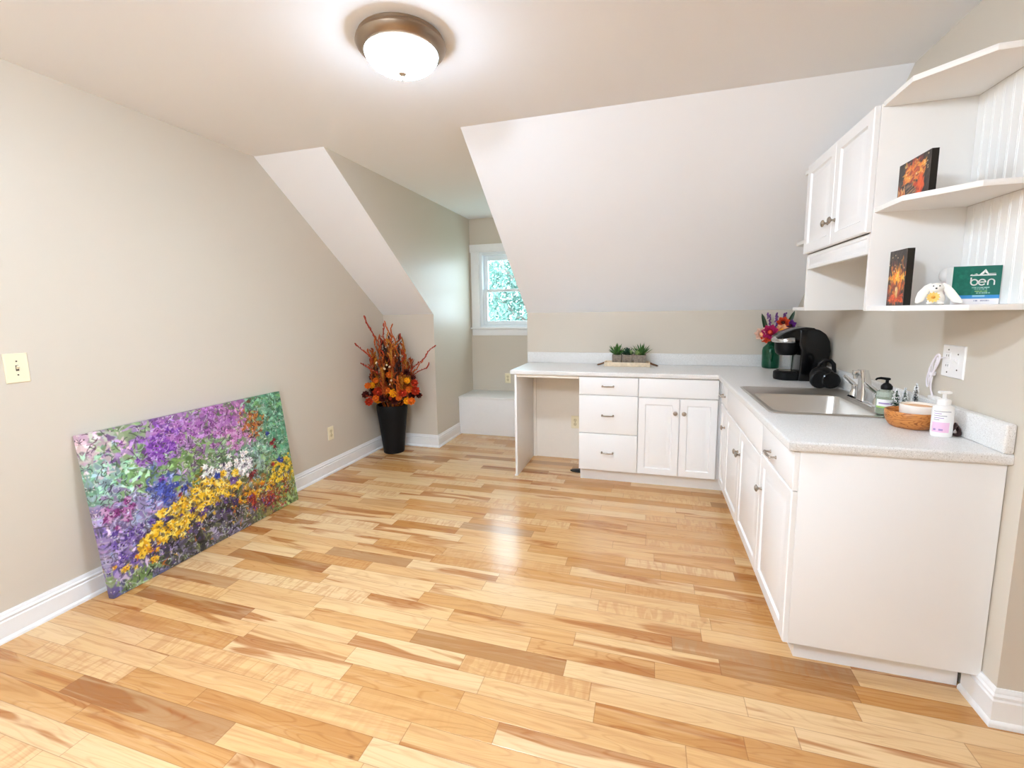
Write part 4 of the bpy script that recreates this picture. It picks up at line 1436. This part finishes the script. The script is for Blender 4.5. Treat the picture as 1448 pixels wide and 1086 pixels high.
def fstem(p_, m_=GLEAF):
    return obj('stem', MB().tube([(VX + rd.uniform(-.015, .015), VY + rd.uniform(-.015, .015), z0 + .05), (VX + (p_[0] - VX) * .15, VY + (p_[1] - VY) * .15, CT + .21), p_], [.003, .003, .0025], 6), m_, t)


toward = Vector((-.3, -.9, .25))
for (c_, r_, m1, cr) in [((3.515, -.17, 1.185), .055, PALEP, PEACH), ((3.575, -.20, 1.200), .062, MAG, CORAL), ((3.648, -.20, 1.215), .052, PEACH, YELF), ((3.675, -.13, 1.275), .048, CORAL, MAROON),
                         ((3.725, -.14, 1.245), .05, PURP, MAROON), ((3.545, -.19, 1.155), .04, CORAL, CORAL)]:
    fstem(c_)
    bloom(c_, r_, m1, toward + Vector((rd.uniform(-.3, .3), 0, rd.uniform(-.1, .3))), layers=3, petals=7, core=cr)
for (bx_, by_, bz_, dx) in [(3.60, -.12, 1.235, -.035), (3.63, -.12, 1.235, .0), (3.655, -.12, 1.235, .03)]:
    m_ = MB()
    for i in range(26):
        q = i / 25
        m_.ball((bx_ + dx * q + rd.uniform(-.010, .010), by_ + rd.uniform(-.01, .01), bz_ + .115 * q), (.006, .006, .009), 6, 4)
    sp_ = fstem((bx_, by_, bz_))
    obj('lavender_spike', m_, LAVEND, t)
m_ = MB().blade((3.575, -.12, 1.16), (-.28, 0, 1), .20, .034, up=(0, -1, .2), n=7)
obj('blade_leaf', m_, GLEAF, t, fixn=False)
m_ = MB().blade((3.69, -.11, 1.20), (.38, 0, 1), .18, .032, up=(0, -1, .2), n=7)
obj('blade_leaf', m_, GLEAF, t, fixn=False)
m_ = MB()
for i in range(16):
    a = i * 2.4
    m_.blade((VX + .02, VY - .02, 1.13 + .006 * i), (math.cos(a), math.sin(a) * .6 - .3, .35), .06, .024, n=3)
obj('foliage', m_, GLEAF, t, fixn=False)

# ------------------------------------------------------------------ coffee maker (front faces into the room, -x)
KY0, KY1 = -.815, -.620
kyc = (KY0 + KY1) / 2
t = thing('coffee_maker', 'black single-serve coffee maker with silver lip in the worktop corner', 'coffee maker', (3.62, kyc, CT))


def stadium(x0, x1, y0, y1, z, r=None, n=8):
    """plan outline rounded at the -x end"""
    r = r or (y1 - y0) / 2
    cy = (y0 + y1) / 2
    out = [(x1, y0, z), (x1, y1, z)]
    for i in range(n + 1):
        a = PI / 2 + PI * i / n
        out.append((x0 + r + r * math.cos(a), cy + (y1 - y0) / 2 * math.sin(a), z))
    return out


b_ = loft(MB(), [stadium(3.487, 3.64, KY0 + .02, KY1 - .02, CT, .06), stadium(3.484, 3.64, KY0 + .018, KY1 - .018, CT + .012, .06), stadium(3.484, 3.64, KY0 + .018, KY1 - .018, CT + .048, .06), stadium(3.492, 3.64, KY0 + .025, KY1 - .025, CT + .056, .06)])
obj('base', b_, BLACKM, t)
obj('drip_tray', loft(MB(), [stadium(3.498, 3.605, KY0 + .035, KY1 - .035, CT + .0565, .05), stadium(3.500, 3.605, KY0 + .037, KY1 - .037, CT + .061, .05)]), BLACKG, t)
body = [(3.605, CT), (3.760, CT), (3.764, CT + .02), (3.765, CT + .11), (3.778, CT + .15), (3.782, CT + .20), (3.774, CT + .262), (3.752, CT + .306), (3.715, CT + .334), (3.67, CT + .346), (3.60, CT + .336), (3.60, CT + .24), (3.615, CT + .20), (3.610, CT + .06)]
obj('body', MB().prism(body, (0, KY0, 0), X_, Z_, Y_, KY1 - KY0, .010, 3), BLACKG, t)
hd = [(3.475, CT + .282), (3.600, CT + .262), (3.66, CT + .262), (3.69, CT + .325), (3.69, CT + .346), (3.64, CT + .352), (3.58, CT + .343), (3.52, CT + .318)]
obj('lid', MB().prism(hd, (0, KY0 + .006, 0), X_, Z_, Y_, KY1 - KY0 - .012, .008, 3), BLACKG, t)
lp = loft(MB(), [stadium(3.468, 3.575, KY0 + .002, KY1 - .002, CT + .250, .075), stadium(3.462, 3.575, KY0 - .002, KY1 + .002, CT + .258, .075), stadium(3.464, 3.575, KY0 - .001, KY1 + .001, CT + .274, .075), stadium(3.476, 3.575, KY0 + .008, KY1 - .008, CT + .287, .075)])
obj('silver_lip', lp, SILVERP, t)
obj('brew_head', MB().lathe([(0, .165), (.052, .165), (.066, .178), (.072, .205), (.074, .25), (0, .25)], (3.556, kyc, CT), seg=32), BLACKM, t)

# black handled appliance beside the coffee maker
t = thing('black_appliance', 'small black rounded appliance lying between coffee maker and faucet', 'appliance', (3.691, -1.05, CT))
obj('body', MB().ball((3.676, -1.015, CT + .064), (.064, .085, .060), 24, 14), BLACKM, t)
obj('drum', MB().lathe([(0, 0), (.040, 0), (.048, .006), (.050, .02), (.050, .085), (.044, .095), (0, .095)], (3.692, -1.112, CT + .0512), (.10, .99, 0), 28), BLACKG, t)
obj('disc', MB().lathe([(0, 0), (.046, 0), (.052, .006), (.052, .024), (.046, .030), (0, .030)], (3.641, -1.105, CT + .0535), (-.1, .99, 0), 28), BLACKM, t)
obj('loop_handle', MB().tube([(3.666, -.985, CT + .10), (3.666, -.99, CT + .135), (3.686, -.992, CT + .158), (3.721, -.995, CT + .157), (3.738, -1.0, CT + .135), (3.741, -1.005, CT + .085)], .012, 10), BLACKM, t)

# ------------------------------------------------------------------ items at the near end
SXC, SYC = 3.698, -1.775
# soap dispenser standing on the worktop just beside the sink corner
SXC, SYC = 3.672, -1.793
zb = CT + .0062
t = thing('soap_bottle', 'clear plastic hand soap bottle with black pump beside the faucet', 'soap dispenser', (SXC, SYC, zb))
obj('bottle', MB().lathe([(0, 0), (.030, 0), (.034, .004), (.035, .02), (.035, .088), (.032, .100), (.018, .108), (.015, .112), (.015, .118), (0, .118)], (SXC, SYC, zb), seg=28), CLEARP, t)
obj('liquid', MB().lathe([(0, .003), (.029, .003), (.0325, .006), (.0325, .070), (0, .070)], (SXC, SYC, zb), seg=28), SOAPLIQ, t)


def wrap(cx, cy, r, a0, a1, z0_, z1_, sx=1., sy=1., n=14):
    vs, fs = [], []
    for i in range(n + 1):
        a = a0 + (a1 - a0) * i / n
        for zz in (z0_, z1_):
            vs.append((cx + r * sx * math.cos(a), cy + r * sy * math.sin(a), zz))
    for i in range(n):
        fs.append((2 * i, 2 * i + 2, 2 * i + 3, 2 * i + 1))
    return MB().add(vs, fs)


lb = obj('label', wrap(SXC, SYC, .0353, PI * 1.05, PI * 1.95, zb + .030, zb + .068), LABELW, t, fixn=False)
obj('label_print', wrap(SXC, SYC, .0356, PI * 1.15, PI * 1.8, zb + .048, zb + .054), LILACL, lb, fixn=False)
obj('label_print', wrap(SXC, SYC, .0356, PI * 1.05, PI * 1.95, zb + .030, zb + .038), LABELG, lb, fixn=False)
pm = MB().lathe([(0, .110), (.0205, .110), (.021, .114), (.021, .124), (.014, .134), (.008, .138), (.006, .140), (.006, .150), (.011, .152), (.012, .158), (.008, .161), (0, .161)], (SXC, SYC, zb), seg=20)
pm.tube([(SXC, SYC, zb + .156), (SXC - .025, SYC, zb + .159), (SXC - .038, SYC - .002, zb + .157), (SXC - .044, SYC - .002, zb + .151)], [.006, .0055, .0045, .0035], 10)
obj('pump', pm, BLACKM, t)

BXC, BYC = 3.672, -2.000
t = thing('wooden_bowl', 'round honey-brown wooden bowl on the near end of the worktop', 'bowl', (BXC, BYC, CT))
obj('bowl', MB().lathe([(0, 0), (.068, 0), (.078, .004), (.092, .022), (.098, .045), (.098, .062), (.096, .066), (.090, .066), (.088, .062), (.086, .045), (.078, .024), (.06, .012), (0, .010)], (BXC, BYC, CT + .0006), seg=48, sx=.86, sy=.86), BOWLW, t)
t = thing('candle_dish', 'cream ceramic candle dish nested in the wooden bowl', 'candle', (BXC + .028, BYC - .005, CT + .012))
cx_, cy_ = BXC + .026, BYC + .004
obj('dish', MB().lathe([(0, .0125), (.042, .0125), (.050, .018), (.058, .04), (.061, .068), (.061, .088), (.058, .091), (.055, .088), (.054, .078), (0, .078)], (cx_, cy_, CT), seg=40), CERAM, t)
obj('wax', MB().lathe([(0, .0785), (.0535, .0785), (.0535, .0825), (.0, .0825)], (cx_, cy_, CT), seg=32), WAX, t)
LXC, LYC = 3.706, -2.130
t = thing('lotion_bottle', 'white lotion pump bottle with pink label standing by the worktop end', 'lotion bottle', (LXC, LYC, CT))
obj('bottle', MB().lathe([(0, 0), (.034, 0), (.0365, .004), (.037, .012), (.0365, .10), (.0345, .110), (.026, .116), (.018, .118), (0, .118)], (LXC, LYC, CT), seg=36, sx=.88, sy=.68), WHITEP, t)
lb = obj('label', wrap(LXC, LYC, .0373, PI * 1.08, PI * 1.60, CT + .018, CT + .055, .88, .68), PINKL, t, fixn=False)
obj('label', wrap(LXC, LYC, .0372, PI * 1.08, PI * 1.60, CT + .055, CT + .098, .88, .68), LABELW, t, fixn=False)
for zz, a0, a1, m_ in ((.070, 1.12, 1.42, LILACL), (.078, 1.12, 1.5, GREYL), (.086, 1.12, 1.35, LILACL), (.094, 1.10, 1.62, GREYL), (.063, 1.12, 1.3, GREYL)):
    obj('label_print', wrap(LXC, LYC, .0375, PI * a0, PI * a1, CT + zz, CT + zz + .0024, .88, .68), m_, lb, fixn=False)
for a0, a1 in ((1.14, 1.22), (1.3, 1.42)):
    obj('label_print', wrap(LXC, LYC, .0376, PI * a0, PI * a1, CT + .024, CT + .031, .88, .68), LILACL, lb, fixn=False)
pm = MB().lathe([(0, .117), (.0195, .117), (.020, .120), (.020, .134), (.017, .138), (.008, .140), (.006, .142), (.006, .160), (0, .160)], (LXC, LYC, CT), seg=24)
pm.box(LXC - .019, LXC + .019, LYC - .009, LYC + .009, CT + .158, CT + .168, .0035)
obj('pump', pm, WHITEP, t)

t = thing('coiled_cord', 'small dark brown coiled cord squeezed between lotion bottle and backsplash', 'cord', (3.745, -2.075, CT))
m_ = MB()
for i, (rx, rz) in enumerate(((.0115, .018), (.010, .021), (.0120, .014))):
    pts = [(3.7515 + .0004 * i + rx * math.cos(a), -2.128 + .007 * i + .008 * math.sin(a * 2), CT + .005 + rz + rz * math.sin(a)) for a in [6.283 * j / 20 for j in range(20)]]
    m_.tube(pts, .0042, 8, closed=True)
obj('cord_loops', m_, CORDB, t)

# bottlebrush trees


def brush_tree(label, x, y, z0_, h, r, m_, snow, seed):
    rr = random.Random(seed)
    t = thing('bottlebrush_tree', label, 'ornament', (x, y, z0_), 'miniature trees behind the wooden bowl')
    obj('trunk', MB().lathe([(0, 0), (.012, 0), (.012, .006), (.003, .008), (.003, h * .25), (0, h * .25)], (x, y, z0_), seg=10), TRUNKM, t)
    n_ = MB()
    s_ = MB()
    for i in range(520):
        q = rr.random() ** .8
        zz = z0_ + h * (.14 + .84 * q)
        R = r * (1 - q) + .003
        a = rr.uniform(0, 6.28)
        d = Vector((math.cos(a), math.sin(a), rr.uniform(.0, .5)))
        ln = R * rr.uniform(.75, 1.1)
        n_.blade((x, y, zz), d, ln, .0028, n=2, fold=.1)
        if rr.random() < snow:
            e = Vector((x, y, zz)) + d.normalized() * ln
            s_.ball(e, rr.uniform(.0013, .0024), 5, 4)
    obj('bristles', n_, m_, t, fixn=False)
    obj('snow_tips', s_, SNOW, t)


brush_tree('green snow-tipped miniature tree in front of the other two', 3.676, -1.872, CT + .0002, .134, .034, PINEG, .35, 1)
brush_tree('grey frosted miniature tree tallest of the three', 3.738, -1.880, CT + .0002, .160, .022, PINEGR, .3, 2)
brush_tree('pale frosted miniature tree in the gap between the other two', 3.734, -1.808, CT + .0002, .128, .022, PINEP, .4, 3)

# charger and its bundled white cord below the wall plate
t = thing('phone_charger', 'white bundled charging cord plugged in under the wall plate', 'charger', (3.77, -1.94, 1.0))
x0 = W - .022
m_ = MB()


def loop_pts(y0, z0_, y1, z1_, wd, ph_):
    out = []
    for j in range(28):
        a = 6.283 * j / 28
        q = .5 - .5 * math.cos(a)
        out.append((x0 + .004 * math.sin(a * 2 + ph_), y0 + (y1 - y0) * q + wd * math.sin(a) * (1 if q > .5 else .7), z0_ + (z1_ - z0_) * q))
    return out


m_.tube(loop_pts(-1.880, 1.075, -1.930, 1.200, .012, 0), .0024, 7, closed=True)
m_.tube(loop_pts(-1.876, 1.062, -1.924, 1.196, .016, 1), .0024, 7, closed=True)
m_.tube(loop_pts(-1.872, 1.058, -1.916, 1.185, .018, 2), .0024, 7, closed=True)
m_.tube([(x0, -1.903, 1.105), (x0, -1.896, 1.06), (x0, -1.913, 1.026), (x0, -1.914, 1.0135)], .0024, 7)
m_.tube([(x0, -1.893, 1.10), (x0, -1.903, 1.05), (x0, -1.921, 1.026), (x0, -1.922, 1.0135)], .0024, 7)
m_.tube([(x0, -1.913, 1.16), (x0 + .004, -1.935, 1.185), (W - .012, -1.955, 1.190)], .0020, 7)
obj('cord', m_, CORDW, t)
obj('plug', MB().box(W - .028, W - .004, -1.943, -1.893, 1.0122, 1.028, .004), WHITEP, t)
obj('tie', MB().lathe([(.010, -.006), (.0105, 0), (.010, .006)], (x0, -1.902, 1.118), (0, -.3, 1), 12), CORDW, t)

# ------------------------------------------------------------------ items on the end shelves
cv = painted_slab('small_canvas', ember(120, 80, 5, False), (3.548, -2.030, 1.7745), (0, -1, 0), Z_, NR, .202, .134, .020, PAINTED, loc=(3.556, -2.13, 1.7745), edge_col=hx('#17130f'))
tag(cv, 'small dark canvas with an orange glowing scene on the upper end shelf', 'picture', 'small canvases on the end shelves')
cv = painted_slab('small_canvas', ember(76, 120, 9, True), (3.548, -2.018, 1.3945), (0, -1, 0), Z_, NR, .122, .204, .022, PAINTED, loc=(3.556, -2.08, 1.3945), edge_col=hx('#17130f'))
tag(cv, 'small upright dark canvas with orange flames on the bottom end shelf', 'picture', 'small canvases on the end shelves')

# puppy figurine
FXc, FYc, FZc = 3.612, -2.205, 1.3945
t = thing('puppy_figurine', 'white floppy-eared puppy figurine holding a yellow flower on the bottom end shelf', 'figurine', (FXc, FYc, FZc))
bm = bmesh.new()
u_ = Vector((-.47, -.88, 0)).normalized()     # facing direction
s_ = Vector((u_.y, -u_.x, 0)) * -1             # sideways
for c_, r_ in (((0, 0, .022), (.026, .024, .022)), ((0, 0, .036), (.020, .018, .020)), ((.004, 0, .058), (.021, .020, .017)), ((.016, 0, .053), (.012, .012, .010)), ((.018, .014, .007), (.012, .009, .007)), ((.018, -.014, .007), (.012, .009, .007))):
    p_ = Vector((FXc, FYc, FZc)) + u_ * c_[0] + s_ * c_[1] + Vector((0, 0, c_[2]))
    mt = Matrix.Translation(p_) @ Matrix((( u_.x, s_.x, 0, 0), (u_.y, s_.y, 0, 0), (0, 0, 1, 0), (0, 0, 0, 1))) @ Matrix.Diagonal((*r_, 1))
    bmesh.ops.create_icosphere(bm, subdivisions=3, radius=1, matrix=mt)
bo = obj('body', MB().bm(bm), PLUSH, t)
rm = bo.modifiers.new('remesh', 'REMESH')
rm.mode = 'VOXEL'
rm.voxel_size = .0022
rm.use_smooth_shade = True
sm = bo.modifiers.new('smooth', 'SMOOTH')
sm.iterations = 4


def fp(a, b, c_):
    return Vector((FXc, FYc, FZc)) + u_ * a + s_ * b + Vector((0, 0, c_))


for sg, ln in ((1, 1.0), (-1, 1.15)):
    pts = [fp(.002, sg * .012, .070), fp(.004, sg * .024, .060), fp(.006, sg * .036, .038), fp(.006, sg * (.05 if sg > 0 else .042), .018), fp(.006, sg * (.066 if sg > 0 else .050), .007)]
    obj('ear', MB().tube(pts, [.006, .010, .013, .012, .004], 10, flat=.35), PLUSH, t)
for a, b, c_, r_ in ((.0215, .008, .064, .0022), (.0215, -.008, .064, .0022)):
    obj('eye', MB().ball(fp(a, b, c_), r_, 8, 6), BLACKDOT, t)
obj('nose', MB().ball(fp(.0275, 0, .056), (.0034, .0028, .0026), 8, 6), BLACKDOT, t)
fl = MB()
fc = fp(.024, -.006, .026)
for j in range(12):
    a = 6.28 * j / 12
    o_ = s_ * math.cos(a) + Vector((0, 0, 1)) * math.sin(a)
    fl.blade(fc + o_ * .003, o_ * .9 + u_ * .25, .016, .010, up=u_, n=3, tip=.4)
fo = obj('flower', fl, SUNF, t, fixn=False)
obj('flower_center', MB().ball(fc + u_ * .001, (.006, .006, .005), 10, 6), mat('ochre_flower_eye', '#d99a3a', .6), fo)

# green product carton with white lettering
CW, CH2 = .128, .128
cO = Vector((3.657, -2.198, 1.3945))
cU = Vector((.998, -.06, 0)).normalized()
cN = Vector((cU.y, -cU.x, 0))
if cN.y > 0:
    cN = -cN
t = thing('product_box', 'green carton with white mountain logo and ben lettering on the bottom end shelf', 'box', cO)
gw, gh = 150, 140
C = Canvas(gw, gh, hx('#13685a'))
rr = random.Random(4)
for i in range(60):
    C.dab(rr.uniform(0, .55) * gw, rr.uniform(.1, .8) * gh, rr.uniform(4, 12), rr.uniform(3, 9), rr.uniform(0, 3), hx(rr.choice(['#0f5c50', '#1f7d6c', '#15705f', '#2a8a76'])), .35, .8)
C.a[int(gh * .76):int(gh * .85), :] = hx('#3a8fd0')
C.a[int(gh * .76):int(gh * .81), int(gw * .45):int(gw * .70)] = hx('#8cc4e4')
C.a[int(gh * .85):, :] = hx('#f0eef2')
for (u0, u1, v0, c_) in ((.48, .56, .90, '#6a6a90'), (.62, .80, .90, '#7a7a98'), (.42, .78, .560, '#cfe0dc'), (.46, .74, .600, '#b8d0ca'), (.48, .74, .655, '#c6dc8c'), (.52, .80, .70, '#d8e8e0')):
    for j in range(int((u1 - u0) * gw)):
        if rr.random() < .8:
            C.dab(u0 * gw + j, v0 * gh, .6, rr.uniform(1.2, 2.2), 0, hx(c_), .85)
bx = painted_slab('carton', C.a, cO, cU, Z_, cN, CW, CH2, .040, PRINTED, parent=t, edge_col=hx('#e9e9e6'))


def decal(name, polys, m_=WHITEP):
    """flat print 0.4 mm proud of the carton front; polygons in (u, v) from the lower left, unit = carton width"""
    mb = MB()
    for pl in polys:
        mb.add([cO + cU * (a * CW) + Vector((0, 0, b * CH2)) + cN * .0006 for a, b in pl], [tuple(range(len(pl)))])
    return obj(name, mb, m_, t, fixn=False)


def stroke(path, wd):
    out = []
    for (a, b), (c_, d) in zip(path, path[1:]):
        dx, dy = c_ - a, d - b
        l = math.hypot(dx, dy) or 1
        nx, ny_ = -dy / l * wd / 2, dx / l * wd / 2
        ex, ey = dx / l * wd * .25, dy / l * wd * .25
        out.append([(a - nx - ex, b - ny_ - ey), (c_ - nx + ex, d - ny_ + ey), (c_ + nx + ex, d + ny_ + ey), (a + nx - ex, b + ny_ - ey)])
    return out


def arc(cx, cy, rx, ry, a0, a1, n=18):
    return [(cx + rx * math.cos(math.radians(a0 + (a1 - a0) * i / n)), cy + ry * math.sin(math.radians(a0 + (a1 - a0) * i / n))) for i in range(n + 1)]


wd = .030
let = []
let += stroke([(.385, .695), (.385, .575)], wd) + stroke(arc(.455, .575, .070, .072, 0, 360), wd)                      # b
let += stroke(arc(.615, .575, .070, .072, -40, -360) , wd) + stroke([(.55, .578), (.68, .578)], wd * .8)               # e
let += stroke([(.735, .505), (.735, .58)], wd) + stroke(arc(.800, .58, .065, .068, 180, 0), wd) + stroke([(.865, .58), (.865, .505)], wd)   # n
decal('lettering', let)
mtn = [[(.36, .745), (.885, .745), (.885, .775), (.36, .770)], [(.36, .77), (.40, .79), (.40, .772)], [(.545, .775), (.665, .915), (.64, .80), (.60, .775)],
       [(.665, .915), (.740, .785), (.72, .775), (.655, .83)], [(.70, .785), (.88, .795), (.88, .803), (.72, .80)], [(.44, .785), (.49, .805), (.52, .783)]]
decal('mountain_logo', mtn)

t = thing('pink_box', 'pale pink carton with rounded white lid behind the puppy figurine', 'box', (3.725, -2.08, 1.3945))
obj('carton', MB().box(3.682, 3.728, -2.10, -2.06, 1.3945, 1.475, .002), PINKBOX, t)
obj('lid', MB().ball((3.698, -2.08, 1.500), (.021, .018, .026), 16, 10), WHITEP, t)

# black pad on the floor beside the drawer cabinet
t = obj('floor_pad', MB().lathe([(0, 0), (.075, 0), (.078, .003), (.072, .009), (.03, .014), (0, .015)], (2.105, -.345, 0), seg=32, sy=.55), BLACKM, loc=(2.105, -.345, 0))
for v in t.data.vertices:
    v.co.x = min(v.co.x, .030)
tag(t, 'flat black rubber pad on the floor against the drawer cabinet side', 'pad')

# ------------------------------------------------------------------ light
wd_ = bpy.data.worlds.new('daylight')
scene.world = wd_
wd_.use_nodes = True
bg = wd_.node_tree.nodes['Background']
bg.inputs['Color'].default_value = (.66, .88, 1.0, 1)
bg.inputs['Strength'].default_value = 6.8


pl = bpy.data.lights.new('rear_fill_light', 'POINT')  # added unseen light behind the camera, stands in for the room's other lighting
pl.shadow_soft_size = .14
pl.energy = 90
pl.color = (.74, .88, 1.03)
po = bpy.data.objects.new('rear_fill_light', pl)
po.location = (1.7, -4.7, H - .16)
COL.objects.link(po)

# ------------------------------------------------------------------ camera
cam = bpy.data.cameras.new('camera')
co = bpy.data.objects.new('camera', cam)
COL.objects.link(co)
f_px, ppx, ppy = 634.1396, 727.51, 521.52
cam.sensor_fit = 'HORIZONTAL'
cam.sensor_width = 36
cam.lens = f_px * 36 / 1448
cam.shift_x = (724 - ppx) / 1448
cam.shift_y = (ppy - 543) / 1448
cam.clip_start = .05
yaw, pit, rol = (math.radians(a) for a in (-16.7128, -7.2452, -.8372))
fw = Vector((math.sin(yaw) * math.cos(pit), math.cos(yaw) * math.cos(pit), math.sin(pit)))
rt = Vector((math.cos(yaw), -math.sin(yaw), 0))
up = rt.cross(fw)
r2 = rt * math.cos(rol) + up * math.sin(rol)
u2 = -rt * math.sin(rol) + up * math.cos(rol)
co.matrix_world = Matrix(((r2.x, u2.x, -fw.x, 2.6642), (r2.y, u2.y, -fw.y, -4.1245), (r2.z, u2.z, -fw.z, 1.3919), (0, 0, 0, 1)))
scene.camera = co

scene.view_settings.view_transform = 'Standard'
scene.view_settings.look = 'None'
scene.view_settings.exposure = 0.72
scene.view_settings.gamma = 1.0
scene.view_settings.use_curve_mapping = False
scene.cycles.use_denoising = True
scene.cycles.max_bounces = 12
scene.cycles.diffuse_bounces = 8
scene.cycles.sample_clamp_indirect = 8
